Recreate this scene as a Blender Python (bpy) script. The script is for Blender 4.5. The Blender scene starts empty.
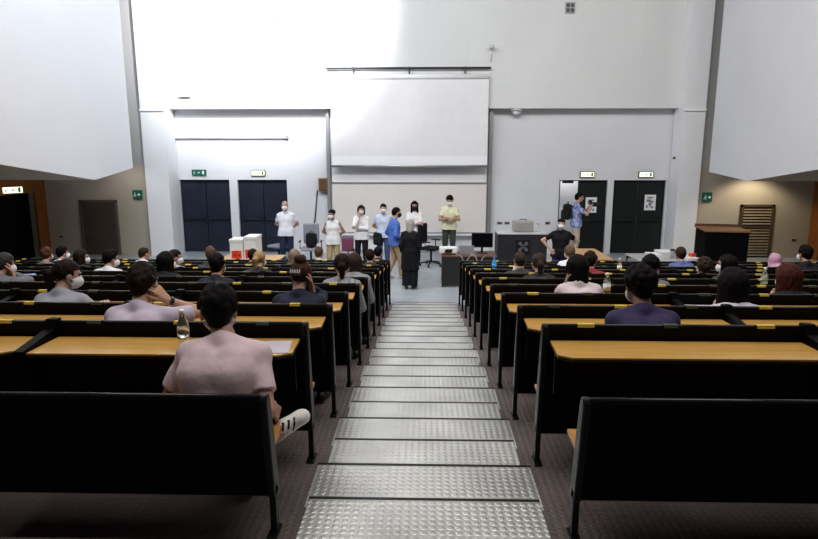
import bpy, bmesh, math, random
import numpy as np
from mathutils import Matrix, Vector
C = bpy.context.scene.collection
R = math.radians
rng = random.Random(7)

# ------------------------------------------------------------------ camera model
CZ = 2.99
F = 615.0
PITCH = math.atan((269.5 - 152) / F)
YAW = math.atan(16 / F)
CAM_M = (Matrix.Rotation(YAW, 3, 'Z') @ Matrix.Rotation(math.pi / 2 - PITCH, 3, 'X'))

def ray(px, py):
    return CAM_M @ Vector(((px - 409) / F, -(py - 269.5) / F, -1))

def at(px, py, Y):
    """world point of a measured image position standing at depth Y"""
    d = ray(px, py)
    k = Y / d.y
    return Vector((d.x * k, Y, CZ + d.z * k))

def at_x(px, py, X):
    d = ray(px, py)
    k = X / d.x
    return Vector((X, d.y * k, CZ + d.z * k))

def at_z(px, py, Z):
    d = ray(px, py)
    k = (Z - CZ) / d.z
    return Vector((d.x * k, d.y * k, Z))

# ------------------------------------------------------------------ materials
MATS = {}
def mat(name, col, rough=.6, metal=0., spec=.5, noise=0., nscale=8., bump=0., bscale=40., stretch=(1, 1, 1),
        emit=None, estr=0., trans=0., alpha=1., col2=None, sheen=0.):
    if name in MATS:
        return MATS[name]
    m = bpy.data.materials.new(name)
    m.use_nodes = True
    nt = m.node_tree
    b = nt.nodes['Principled BSDF']
    b.inputs['Base Color'].default_value = (*col, 1)
    b.inputs['Roughness'].default_value = rough
    b.inputs['Metallic'].default_value = metal
    b.inputs['Specular IOR Level'].default_value = spec
    if trans:
        b.inputs['Transmission Weight'].default_value = trans
        b.inputs['IOR'].default_value = 1.3
    if emit:
        b.inputs['Emission Color'].default_value = (*emit, 1)
        b.inputs['Emission Strength'].default_value = estr
    if sheen:
        b.inputs['Sheen Weight'].default_value = sheen
    if noise or bump or col2:
        tc = nt.nodes.new('ShaderNodeTexCoord')
        mp = nt.nodes.new('ShaderNodeMapping')
        mp.inputs['Scale'].default_value = stretch
        nt.links.new(tc.outputs['Object'], mp.inputs['Vector'])
        if noise or col2:
            n = nt.nodes.new('ShaderNodeTexNoise')
            n.inputs['Scale'].default_value = nscale
            n.inputs['Detail'].default_value = 4
            nt.links.new(mp.outputs['Vector'], n.inputs['Vector'])
            r = nt.nodes.new('ShaderNodeValToRGB')
            c2 = col2 if col2 else tuple(max(0, c * (1 - noise)) for c in col)
            c1 = col if col2 else tuple(min(1, c * (1 + noise)) for c in col)
            r.color_ramp.elements[0].position = .35
            r.color_ramp.elements[1].position = .65
            r.color_ramp.elements[0].color = (*c2, 1)
            r.color_ramp.elements[1].color = (*c1, 1)
            nt.links.new(n.outputs['Fac'], r.inputs['Fac'])
            nt.links.new(r.outputs['Color'], b.inputs['Base Color'])
        if bump:
            n2 = nt.nodes.new('ShaderNodeTexNoise')
            n2.inputs['Scale'].default_value = bscale
            nt.links.new(mp.outputs['Vector'], n2.inputs['Vector'])
            bp = nt.nodes.new('ShaderNodeBump')
            bp.inputs['Strength'].default_value = bump
            bp.inputs['Distance'].default_value = .01
            nt.links.new(n2.outputs['Fac'], bp.inputs['Height'])
            nt.links.new(bp.outputs['Normal'], b.inputs['Normal'])
    MATS[name] = m
    return m

def studs(name, col, col2, rough, metal, scale, strength, rvar=.15):
    """sheet or rubber with a regular grid of raised round studs"""
    m = bpy.data.materials.new(name)
    m.use_nodes = True
    nt = m.node_tree
    b = nt.nodes['Principled BSDF']
    b.inputs['Metallic'].default_value = metal
    tc = nt.nodes.new('ShaderNodeTexCoord')
    v = nt.nodes.new('ShaderNodeTexVoronoi')
    v.voronoi_dimensions = '2D'
    v.inputs['Scale'].default_value = scale
    v.inputs['Randomness'].default_value = 0
    nt.links.new(tc.outputs['Object'], v.inputs['Vector'])
    mr = nt.nodes.new('ShaderNodeMapRange')
    mr.interpolation_type = 'SMOOTHSTEP'
    mr.inputs['From Min'].default_value = .22
    mr.inputs['From Max'].default_value = .42
    mr.inputs['To Min'].default_value = 1
    mr.inputs['To Max'].default_value = 0
    nt.links.new(v.outputs['Distance'], mr.inputs['Value'])
    n = nt.nodes.new('ShaderNodeTexNoise')
    n.inputs['Scale'].default_value = 2.2
    n.inputs['Detail'].default_value = 6
    nt.links.new(tc.outputs['Object'], n.inputs['Vector'])
    r = nt.nodes.new('ShaderNodeMix')
    r.data_type = 'RGBA'
    r.inputs[6].default_value = (*col2, 1)
    r.inputs[7].default_value = (*col, 1)
    mr3 = nt.nodes.new('ShaderNodeMapRange')
    mr3.inputs['From Min'].default_value = .3
    mr3.inputs['From Max'].default_value = .7
    nt.links.new(n.outputs['Fac'], mr3.inputs['Value'])
    nt.links.new(mr3.outputs['Result'], r.inputs[0])
    nt.links.new(r.outputs[2], b.inputs['Base Color'])
    mr2 = nt.nodes.new('ShaderNodeMapRange')
    mr2.inputs['To Min'].default_value = rough - rvar
    mr2.inputs['To Max'].default_value = rough + rvar
    nt.links.new(n.outputs['Fac'], mr2.inputs['Value'])
    nt.links.new(mr2.outputs['Result'], b.inputs['Roughness'])
    bp = nt.nodes.new('ShaderNodeBump')
    bp.inputs['Strength'].default_value = strength
    bp.inputs['Distance'].default_value = .004
    nt.links.new(mr.outputs['Result'], bp.inputs['Height'])
    nt.links.new(bp.outputs['Normal'], b.inputs['Normal'])
    return m

def wood(name, c1, c2, rough=.35, axis=(1.2, 14, 14), scale=2.2):
    return mat(name, c1, rough, col2=c2, nscale=scale, stretch=axis, spec=.5)

def wallmat(name, col, line=.0, rough=.75):
    """matt paint on large jointed panels"""
    m = bpy.data.materials.new(name)
    m.use_nodes = True
    nt = m.node_tree
    b = nt.nodes['Principled BSDF']
    b.inputs['Roughness'].default_value = rough
    b.inputs['Specular IOR Level'].default_value = .25
    tc = nt.nodes.new('ShaderNodeTexCoord')
    n = nt.nodes.new('ShaderNodeTexNoise')
    n.inputs['Scale'].default_value = .6
    n.inputs['Detail'].default_value = 5
    nt.links.new(tc.outputs['Object'], n.inputs['Vector'])
    mp = nt.nodes.new('ShaderNodeMapping')
    mp.inputs['Rotation'].default_value = (R(90), 0, 0)
    nt.links.new(tc.outputs['Object'], mp.inputs['Vector'])
    br = nt.nodes.new('ShaderNodeTexBrick')
    br.offset = 0
    br.inputs['Scale'].default_value = 1
    br.inputs['Brick Width'].default_value = 1.2
    br.inputs['Row Height'].default_value = 1.2
    br.inputs['Mortar Size'].default_value = .006
    br.inputs['Color1'].default_value = (*col, 1)
    br.inputs['Color2'].default_value = tuple(c * .985 for c in col) + (1,)
    br.inputs['Mortar'].default_value = tuple(c * (1 - line) for c in col) + (1,)
    nt.links.new(mp.outputs['Vector'], br.inputs['Vector'])
    mx = nt.nodes.new('ShaderNodeMix')
    mx.data_type = 'RGBA'
    mx.blend_type = 'MULTIPLY'
    mx.inputs[0].default_value = .12
    nt.links.new(br.outputs['Color'], mx.inputs[6])
    nt.links.new(n.outputs['Fac'], mx.inputs[7])
    nt.links.new(mx.outputs[2], b.inputs['Base Color'])
    return m

M_WALL = wallmat('white_wall_paint', (.80, .80, .82), .06)
M_WALLUP = wallmat('upper_wall_panels', (.80, .80, .79), .05)
M_PILLAR = wallmat('pillar_paint_brightened', (.93, .93, .95), .02)  # whiter than the walls: the stronger light on the pillars is in the colour
M_ALCUP = wallmat('upper_alcove_shade', (.55, .54, .53), .02)  # grey puts the shade high on the alcove wall into its colour
M_SIDE = wallmat('side_volume_paint', (.80, .80, .83), .03)
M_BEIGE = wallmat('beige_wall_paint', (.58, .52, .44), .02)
M_GREYBAND = mat('grey_rail', (.42, .42, .43), .4, metal=.6)
M_RUBBER = studs('studded_rubber_floor', (.21, .175, .168), (.15, .125, .12), .5, 0, 24, .8)
M_TREAD = studs('studded_steel_sheet', (.86, .85, .82), (.62, .61, .59), .40, .75, 24, .55, .10)
M_STAGE = mat('stage_linoleum', (.46, .49, .52), .32, noise=.08, nscale=3)
M_BLACK = mat('black_bench_laminate', (.0035, .003, .0035), .45, spec=.12, noise=.2, nscale=12)
M_BLACKMET = mat('black_bench_metal', (.010, .010, .011), .36, spec=.35, noise=.15)
M_LIP = mat('black_edge_rail', (.026, .025, .026), .24, spec=.6, noise=.1)
M_DESK = wood('desk_beech', (.69, .42, .135), (.60, .35, .10), .28)
M_SEAT = wood('seat_plywood', (.62, .33, .10), (.5, .25, .07))
M_EDGE = mat('desk_edge', (.02, .016, .012), .4, noise=.1)
M_YEL = mat('yellow_sticker', (.72, .60, .13), .5, noise=.08, nscale=60)
M_GRN = mat('green_sticker', (.085, .12, .085), .5, noise=.08, nscale=60)
M_DOOR = mat('dark_blue_door', (.024, .029, .047), .42, noise=.12, nscale=3)
M_DOORG = mat('dark_green_door', (.017, .021, .021), .42, noise=.12, nscale=3)
M_BAR = mat('push_bar_metal', (.03, .03, .035), .35, metal=.4, noise=.1)
M_WHITEBOARD = mat('whiteboard_enamel', (.83, .775, .735), .30, noise=.01, nscale=.6)
M_GREYBOARD = mat('grey_panel', (.84, .84, .85), .5, noise=.01, nscale=.6)
M_SCREEN = mat('screen_fabric', (.84, .82, .83), .85, noise=.015, nscale=4)
M_SCREENB = mat('screen_border', (.93, .93, .95), .7, noise=.01)
M_ALU = mat('aluminium', (.55, .55, .56), .35, metal=.8, noise=.05)
M_DKMET = mat('dark_metal', (.06, .06, .065), .4, metal=.5, noise=.1)
M_WOODJ = wood('orange_wood_jamb', (.36, .135, .03), (.26, .09, .02), .4, (14, 14, 1.2), 2)
M_WOODT = wood('table_oak', (.66, .42, .20), (.56, .34, .15), .4)
M_WOODDK = wood('dark_table_edge', (.20, .095, .06), (.13, .06, .04), .4)
M_WHITE = mat('white_card', (.83, .83, .82), .6, noise=.03)
M_PAPER = mat('paper', (.80, .79, .80), .7, noise=.02)
M_INK = mat('printed_grey', (.22, .22, .23), .7, noise=.1)
M_RED = mat('red_print', (.75, .08, .04), .55, noise=.05)
M_SIGNG = mat('exit_sign_green', (.02, .17, .11), .45, noise=.04)
M_SIGNLIT = mat('exit_sign_lit', (.75, .85, .5), .4, emit=(.9, 1, .72), estr=1.2, noise=.01)
M_SIGNW = mat('exit_sign_white', (.85, .9, .87), .5, noise=.01)
M_SIGNWL = mat('exit_sign_picto_dark', (.04, .22, .08), .5, noise=.02)
M_BLKPL = mat('black_plastic', (.018, .018, .02), .4, noise=.1)
M_GREYPL = mat('grey_plastic', (.36, .37, .39), .5, noise=.05)
M_LTGREYPL = mat('light_grey_plastic', (.6, .6, .62), .5, noise=.04)
M_GREYFAB = mat('grey_chair_fabric', (.33, .33, .38), .8, noise=.12, nscale=50)
M_BLKFAB = mat('black_fabric', (.012, .012, .014), .85, noise=.2, nscale=50, bump=.2)
M_MAUVE = mat('mauve_fabric', (.24, .075, .13), .8, noise=.1, nscale=40)
M_SCREENOFF = mat('monitor_glass', (.008, .008, .01), .12, noise=.05)
M_CLEAR = mat('clear_bottle', (.93, .95, .95), .06, trans=.92, noise=.01)
M_BLUEB = mat('blue_bottle', (.10, .45, .95), .15, trans=.15, noise=.02)
M_GREENB = mat('green_clear_bottle', (.80, .93, .88), .08, trans=.8, noise=.01)
M_MASKF = mat('white_mask_fabric', (.80, .81, .84), .8, noise=.02, bump=.15, bscale=120)
M_MASKD = mat('black_mask_fabric', (.02, .02, .023), .8, noise=.1)
M_EYE = mat('eye_dark', (.03, .02, .015), .2, noise=.1)
M_SHOE = mat('dark_shoe_leather', (.02, .018, .017), .4, noise=.15)
M_SHOEW = mat('white_shoe_leather', (.78, .76, .74), .5, noise=.05)

# ------------------------------------------------------------------ mesh helpers
def newobj(name, me, m=None, parent=None):
    o = bpy.data.objects.new(name, me)
    C.objects.link(o)
    if m is not None:
        for mm in (m if isinstance(m, (list, tuple)) else [m]):
            me.materials.append(mm)
    if parent is not None:
        o.parent = parent
    return o

def fin(name, bm, m, parent=None, smooth=False, bevel=0., seg=2):
    bmesh.ops.recalc_face_normals(bm, faces=bm.faces[:])
    me = bpy.data.meshes.new(name)
    bm.to_mesh(me)
    bm.free()
    if smooth:
        me.polygons.foreach_set('use_smooth', [True] * len(me.polygons))
    o = newobj(name, me, m, parent)
    if bevel:
        md = o.modifiers.new('bevel', 'BEVEL')
        md.width = bevel
        md.segments = seg
        md.limit_method = 'ANGLE'
        md.angle_limit = R(40)
    return o

def bx(bm, x0, x1, y0, y1, z0, z1, M=None):
    vs = [bm.verts.new((x, y, z)) for z in (z0, z1) for y in (y0, y1) for x in (x0, x1)]
    for f in ((0, 2, 3, 1), (4, 5, 7, 6), (0, 1, 5, 4), (2, 6, 7, 3), (0, 4, 6, 2), (1, 3, 7, 5)):
        bm.faces.new([vs[i] for i in f])
    if M is not None:
        bmesh.ops.transform(bm, matrix=M, verts=vs)
    return vs

def prism(bm, pts, a, b, axis='X'):
    """extrude a 2-D outline between a and b along an axis"""
    def mk(p, t):
        return {'X': (t, p[0], p[1]), 'Y': (p[0], t, p[1]), 'Z': (p[0], p[1], t)}[axis]
    A = [bm.verts.new(mk(p, a)) for p in pts]
    B = [bm.verts.new(mk(p, b)) for p in pts]
    n = len(pts)
    bm.faces.new(A)
    bm.faces.new(B[::-1])
    for i in range(n):
        bm.faces.new((A[i], B[i], B[(i + 1) % n], A[(i + 1) % n]))
    return A + B

def tube(bm, pts, r, n=8, r2=None, cap=True):
    pts = [Vector(p) for p in pts]
    rings = []
    for i, p in enumerate(pts):
        d = (pts[min(i + 1, len(pts) - 1)] - pts[max(i - 1, 0)]).normalized()
        u = d.cross(Vector((0, 0, 1)))
        if u.length < 1e-3:
            u = d.cross(Vector((1, 0, 0)))
        u.normalize()
        v = d.cross(u)
        rr = r if r2 is None else r + (r2 - r) * i / (len(pts) - 1)
        rings.append([bm.verts.new(p + rr * (math.cos(t) * u + math.sin(t) * v))
                      for t in [2 * math.pi * k / n for k in range(n)]])
    for A, B in zip(rings, rings[1:]):
        for k in range(n):
            bm.faces.new((A[k], A[(k + 1) % n], B[(k + 1) % n], B[k]))
    if cap:
        bm.faces.new(rings[0])
        bm.faces.new(rings[-1][::-1])

def lathe(bm, prof, n=20, c=(0, 0, 0)):
    rings = []
    for r, z in prof:
        rings.append([bm.verts.new((c[0] + max(r, 1e-4) * math.cos(2 * math.pi * k / n),
                                    c[1] + max(r, 1e-4) * math.sin(2 * math.pi * k / n), c[2] + z)) for k in range(n)])
    for A, B in zip(rings, rings[1:]):
        for k in range(n):
            bm.faces.new((A[k], A[(k + 1) % n], B[(k + 1) % n], B[k]))
    bm.faces.new(rings[0])
    bm.faces.new(rings[-1][::-1])

def thing(name, label, cat, loc=(0, 0, 0), rz=0., group=None):
    o = bpy.data.objects.new(name, None)
    C.objects.link(o)
    o.empty_display_size = .1
    o.location = loc
    o.rotation_euler = (0, 0, rz)
    o['label'] = label
    o['category'] = cat
    if group:
        o['group'] = group
    return o

def tag(o, label, cat, group=None):
    o['label'] = label
    o['category'] = cat
    if group:
        o['group'] = group
    return o

def struct(o):
    o['kind'] = 'structure'
    return o

def box_part(name, x0, x1, y0, y1, z0, z1, m, parent=None, bevel=0., M=None):
    bm = bmesh.new()
    bx(bm, x0, x1, y0, y1, z0, z1, M)
    return fin(name, bm, m, parent, bevel=bevel)

# ------------------------------------------------------------------ rake of the hall
P = .90
def Yk(k): return 2.42 + P * (k - 1)
def zk(k):                      # height of the platform whose front edge lies at Yk(k)
    return 0. if k >= 12 else 1.626 - .132 * Yk(k)

NR = 11
bm = bmesh.new()
prof = [(-3, -.3), (-3, zk(1))]
for k in range(1, NR + 1):
    prof += [(Yk(k), zk(k)), (Yk(k), zk(k + 1))]
prof += [(11.45, 0), (11.45, -.3)]
prism(bm, prof, -10.6, 10.6, 'X')
struct(fin('floor', bm, M_RUBBER))
bm = bmesh.new()
bx(bm, -11.5, 11.5, 11.45, 19.5, -.3, 0)
struct(fin('floor.001', bm, M_STAGE))

# aisle: steel sheets, a half step against every platform edge, dark nosings
nt_ = 0
for k in range(0, NR + 1):
    z = zk(k + 1)
    if k < NR:
        ya = Yk(k) if k else 1.2
        nt_ += 1
        bm = bmesh.new()
        bx(bm, -.615, .615, (ya + .45) if k else .8, Yk(k + 1) - .002, z + .0005, z + .006)
        t = struct(fin('trim_%d' % nt_, bm, M_TREAD))
        bm = bmesh.new()
        bx(bm, -.62, .62, Yk(k + 1) - .014, Yk(k + 1) + .004, z - .03, z + .009)
        fin('nosing', bm, M_BLKPL, t)
    if k >= 1:
        nt_ += 1
        h = (zk(k) - z) / 2
        bm = bmesh.new()
        bx(bm, -.585, .585, Yk(k) + .005, Yk(k) + .45, z + .0005, z + h)
        t = struct(fin('trim_%d' % nt_, bm, M_TREAD))
        bm = bmesh.new()
        bx(bm, -.588, .588, Yk(k) + .438, Yk(k) + .455, z + h - .03, z + h + .003)
        fin('nosing', bm, M_BLKPL, t)

# ------------------------------------------------------------------ back wall with door openings
YW, YU = 18.3, 17.95
HDR = at(409, 180, YW).z
ZL = at(409, 108.5, YU).z
def wx(px, py=215, Y=YW): return at(px, py, Y).x
OPEN = [(wx(181.5), wx(231)), (wx(239), wx(288)), (wx(558), wx(606)), (wx(612), wx(664))]
bm = bmesh.new()
xs = [-11.5] + [v for o in OPEN for v in o] + [11.5]
for i in range(0, len(xs), 2):
    bx(bm, xs[i], xs[i + 1], YW, YW + .35, 0, HDR)
bx(bm, -11.5, 11.5, YW, YW + .35, HDR, ZL + .2)
struct(fin('wall_back', bm, M_WALL))
bm = bmesh.new()
bx(bm, -11.5, 11.5, YU, YW + .35, ZL, 10.2)
struct(fin('wall_back_upper', bm, M_WALLUP))
bm = bmesh.new()
bx(bm, -11.5, 11.5, 19.6, 19.7, -.3, 4)
struct(fin('wall_corridor', bm, M_WALL))
# corner pillars with a small ledge
for s, (pa, pb) in ((-1, (140, 169)), (1, (679, 706))):
    YP = 17.6
    xa = at(pa, 110, YP if s < 0 else YU).x
    xb = at(pb, 110, YU if s < 0 else YP).x
    bm = bmesh.new()
    bx(bm, xa, xb, YP, YU + .3, 0, 10.2)
    t = struct(fin('wall_pillar_left' if s < 0 else 'wall_pillar_right', bm, M_PILLAR))
    zz = at(pa, 110, YP).z
    bm = bmesh.new()
    bx(bm, xa - .0, xb + .0, YP - .05, YP + .02, zz - .03, zz + .03)
    fin('ledge', bm, M_SCREENB, t)
# side walls behind the pillars (alcoves) and white volumes that follow the rake
XV = 7.5
for s, nm in ((-1, 'left'), (1, 'right')):
    if s < 0:
        e, cr, xj = at_x(133, 168, -XV), at_x(95, 180, -XV), 47
    else:
        e, cr, xj = at_x(709, 172, XV), at_x(748, 181, XV), 812
    Ye = 17.8
    xo = at(xj, 215, Ye).x
    xi = at(156 if s < 0 else 690, 215, Ye).x
    bm = bmesh.new()
    bx(bm, min(xo, xi) - (.9 if s < 0 else 0), max(xo, xi) + (.9 if s > 0 else 0), Ye, Ye + .2, 0, 2.62)
    struct(fin('wall_alcove_' + nm, bm, M_BEIGE))
    bm = bmesh.new()
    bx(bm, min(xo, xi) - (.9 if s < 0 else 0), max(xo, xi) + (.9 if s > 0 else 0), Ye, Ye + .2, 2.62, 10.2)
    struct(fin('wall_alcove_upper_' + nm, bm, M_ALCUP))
    bm = bmesh.new()
    y0 = 2.0
    prism(bm, [(e.y, 10.2), (e.y, e.z), (cr.y, cr.z), (y0, cr.z + .132 * (cr.y - y0)), (y0, 10.2)], s * XV, s * 11.4, 'X')
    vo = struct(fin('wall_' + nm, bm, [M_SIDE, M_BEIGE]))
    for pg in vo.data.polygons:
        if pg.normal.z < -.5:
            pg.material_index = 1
    # lower outer side wall: orange timber portal round a dark entrance
    bm = bmesh.new()
    bx(bm, min(xo, xo + s * .3), max(xo, xo + s * .3), -3, 14.6, 0, 6)
    bx(bm, min(xo, xo + s * .3), max(xo, xo + s * .3), 14.6, Ye, 1.86, 6)
    struct(fin('wall_outer_' + nm, bm, M_BEIGE))
    d = thing('door_%d' % (5 if s < 0 else 6), 'dark side entrance in an orange timber surround at far ' + nm, 'door', (xo, 0, 0))
    d['kind'] = 'structure'
    bm = bmesh.new()
    bx(bm, -.03, .03, Ye - .50, Ye - .01, 0, 2.7)
    bx(bm, -.03, .03, 14.4, Ye - .5, 1.86, 2.7)
    fin('frame', bm, M_WOODJ, d)
    box_part('door_leaf', .2 * s - .03, .2 * s + .03, 14.6, Ye - .5, 0, 1.86, M_BLACK, d)  # black sheet standing for the darkness inside the open entrance

# ------------------------------------------------------------------ doors in the back wall
def door_leaf(parent, x0, x1, m, y=YW + .12, win=None):
    g = .008
    leaf = box_part('door_leaf', x0 + g, x1 - g, y, y + .05, .01, HDR - .02, m, parent, bevel=.006)
    bm = bmesh.new()
    tube(bm, [(x0 + .08, y - .06, 1.0), (x1 - .08, y - .06, 1.0)], .022, 8)
    for xx in (x0 + .1, x1 - .1):
        bx(bm, xx - .03, xx + .03, y - .07, y + .005, .96, 1.04)
    fin('push_bar', bm, M_BAR, leaf, smooth=False)
    return leaf
dlabels = ['dark double door furthest left in the back wall under the unlit green sign', 'dark double door behind the man in the white shirt',
           'dark door standing half open beside the cameraman', 'dark double door furthest right in the back wall with one paper notice']
for i, (a, b) in enumerate(OPEN):
    d = thing('door_%d' % (i + 1), dlabels[i], 'door', (0, 0, 0))
    d['kind'] = 'structure'
    m = M_DOOR if i < 2 else M_DOORG
    mid = (a + b) / 2
    bm = bmesh.new()
    bx(bm, a, a + .03, YW + .1, YW + .2, 0, HDR)
    bx(bm, b - .03, b, YW + .1, YW + .2, 0, HDR)
    bx(bm, a, b, YW + .1, YW + .2, HDR - .03, HDR)
    fin('frame', bm, m, d)
    if i == 2:
        door_leaf(d, wx(577.5), b - .02, m)
        door = box_part('door_leaf', a + .02, a + .07, YW + .2, YW + 1.0, .01, HDR - .02, m, d)
        bm = bmesh.new()
        bx(bm, a + .1, a + .42, YW + .05, YW + .1, HDR - .09, HDR - .03)
        fin('closer', bm, M_BAR, d)
    else:
        door_leaf(d, a + .02, mid, m)
        door_leaf(d, mid, b - .02, m)
# single brown door in the left alcove, louvred panel in the right alcove
Ye = 17.8
a, b, t = at(80.5, 201, Ye), at(116.5, 201, Ye), at(98, 200.5, Ye).z
d = thing('door_7', 'plain brown door in the shaded left alcove', 'door', (0, 0, 0))
d['kind'] = 'structure'
M_BRDOOR = mat('brown_door', (.115, .088, .075), .5, noise=.08, nscale=3)
box_part('door_leaf', a.x + .04, b.x - .04, Ye - .05, Ye, 0, t - .04, M_BRDOOR, d, bevel=.005)
bm = bmesh.new()
bx(bm, a.x - .02, a.x + .04, Ye - .07, Ye, 0, t); bx(bm, b.x - .04, b.x + .02, Ye - .07, Ye, 0, t); bx(bm, a.x - .02, b.x + .02, Ye - .07, Ye, t - .04, t + .02)
fin('frame', bm, mat('brown_door_frame', (.17, .14, .125), .5, noise=.08), d)
a, b, t = at(740.5, 205, Ye), at(774, 205, Ye), at(757, 204.5, Ye).z
d = tag(thing('louvre_panel', '', '', (0, 0, 0)), 'brown slatted louvre panel in the right alcove behind the wooden cabinet', 'louvre')
bm = bmesh.new()
bx(bm, a.x, a.x + .07, Ye - .08, Ye, .0, t); bx(bm, b.x - .07, b.x, Ye - .08, Ye, .0, t); bx(bm, a.x, b.x, Ye - .08, Ye, t - .07, t)
bx(bm, a.x, b.x, Ye - .07, Ye, .86, .92)
M_LOUV = mat('louvre_slats', (.34, .28, .20), .4, noise=.1, nscale=6)
fin('frame', bm, mat('louvre_frame', (.12, .09, .055), .5, noise=.1), d)
bm = bmesh.new()
for q in range(17):
    z = .04 + q * (t - .12) / 17
    bx(bm, a.x + .07, b.x - .07, -.03, .03, -.005, .005, Matrix.Translation((0, Ye - .04, z + .03)) @ Matrix.Rotation(R(50), 4, 'X'))
fin('slats', bm, M_LOUV, d)
box_part('back_board', a.x + .06, b.x - .06, Ye - .012, Ye - .002, 0, t - .05, M_BLACK, d)

# ------------------------------------------------------------------ benches with writing desks
SEG = 1.45
def bench(k, s):
    ordn = ['first', 'second', 'third', 'fourth', 'fifth', 'sixth', 'seventh', 'eighth', 'ninth', 'tenth', 'eleventh'][k - 1]
    side = 'left' if s < 0 else 'right'
    if k == 1:
        lab = 'low black bench back nearest the camera, %s of the aisle' % side
    else:
        lab = 'black bench with wooden writing desk behind it, %s row from the camera, %s of aisle' % (ordn, side)
    root = thing('lecture_bench', lab, 'bench', (s * .654, Yk(k), zk(k)), 0, 'raked benches ' + side + ' of the aisle')
    H = .675 if k == 1 else .855
    n = max(2, min(5, math.ceil((.72 * (Yk(k) + .4) - .654) / SEG)))
    zb = .18
    def X(u0, u1): return (min(s * u0, s * u1), max(s * u0, s * u1))
    # end panels and dividers: slightly reclined profile
    def slope(z): return .075 * (1 - (z - zb) / (H - zb))
    for i in range(n + 1):
        u = i * SEG
        if i == 0 or i == n:
            x0, x1 = X(max(u - .02, 0) if i else 0, u + .035)
            bm = bmesh.new()
            pr = [(slope(zb) - .03, zb), (slope(zb) + .055, zb), (slope(H * .7) + .045, H * .7), (.035, H - .02), (.02, H + .008), (-.015, H + .012),
                  (-.032, H - .01), (slope(H * .6) - .035, H * .6)]
            prism(bm, pr, x0, x1, 'X')
            fin('end_panel', bm, M_BLACKMET, root, bevel=.008, seg=3)
        x0, x1 = X(max(0, u - .02), u + .03)
        bm = bmesh.new()
        bx(bm, x0, x1, .05, .095, .0, zb + .05)
        bx(bm, x0 - .01, x1 + .01, .0, .12, .0, .012)
        fin('leg', bm, M_BLACKMET, root, bevel=.004)
        if k > 1 and 0 < i:
            x0, x1 = X(u - .03, u + .03)
            bm = bmesh.new()
            prism(bm, [(.03, H + .02), (-.03, H + .025), (-.06, H - .03), (-.33, .775 + .010), (-.33, .71), (-.02, .58), (.03, .58)], x0, x1, 'X')
            fin('desk_bracket', bm, M_BLACK, root, bevel=.006)
    for i in range(n):
        u0, u1 = i * SEG + (.035 if i == 0 else .004), (i + 1) * SEG - .004
        x0, x1 = X(u0, u1)
        bm = bmesh.new()
        prism(bm, [(slope(zb) - .012, zb), (slope(zb) + .014, zb), (.016, H - .03), (.016, H - .008), (.006, H), (-.016, H), (-.022, H - .01), (-.014, H - .04)], x0, x1, 'X')
        bp = fin('back_panel', bm, M_BLACK, root)
        bm = bmesh.new()
        tube(bm, [(x0, -.002, H), (x1, -.002, H)], .012, 8)
        fin('edge_rail', bm, M_LIP, bp, smooth=True)
        # seat towards the stage
        bm = bmesh.new()
        sz = .34
        prism(bm, [(.07, sz - .01), (.08, sz + .012), (.24, sz - .005), (.42, sz + .008), (.45, sz - .012), (.43, sz - .022), (.24, sz - .03)], x0 + .02, x1 - .02, 'X')
        fin('seat', bm, M_SEAT, root)
        if k > 1:
            d0, d1 = X(u0 + (-.012 if i == 0 else .03), u1 - .03)
            zt = .775
            bm = bmesh.new()
            cut = .05
            # outline in plan with the corner clipped near the aisle
            if s > 0:
                pl = [(d0 + .02, -.02), (d1, -.02), (d1, -.315), (d0 + cut + .03, -.315), (d0 + .012, -.27)]
            else:
                pl = [(d0, -.02), (d1 - .02, -.02), (d1 - .012, -.27), (d1 - cut - .03, -.315), (d0, -.315)]
            prism(bm, pl, zt - .010, zt, 'Z')
            dk = fin('desk_top', bm, M_DESK, root)
            bm = bmesh.new()
            prism(bm, [(p[0], p[1] - (.004 if p[1] < -.1 else 0)) for p in pl], zt - .024, zt - .009, 'Z')
            fin('desk_edge', bm, M_EDGE, dk)
            bm = bmesh.new()
            bx(bm, d0 + .02, d1 - .02, -.17, -.15, .52, zt - .03)
            fin('modesty_board', bm, M_BLACK, root)
            for c in range(3):
                g = i * 3 + c
                uc = i * SEG + SEG * (c + .5) / 3
                yes = (g + k) % 2 == (0 if s > 0 else 1)
                xx = s * uc + rng.uniform(-.03, .03)
                w = .040 + rng.uniform(-.005, .008)
                bm = bmesh.new()
                bx(bm, xx - w, xx + w, -.024, .002, H + .0115, H + .0145)
                bx(bm, xx - w, xx + w, -.0255, -.0225, H - .004, H + .0145)
                st = fin('seat_sticker', bm, M_YEL if yes else M_GRN, root)
                st['label'] = 'yellow seat sticker' if yes else 'dark green seat sticker'
for k in range(1, NR + 1):
    for s in (-1, 1):
        bench(k, s)

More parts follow.
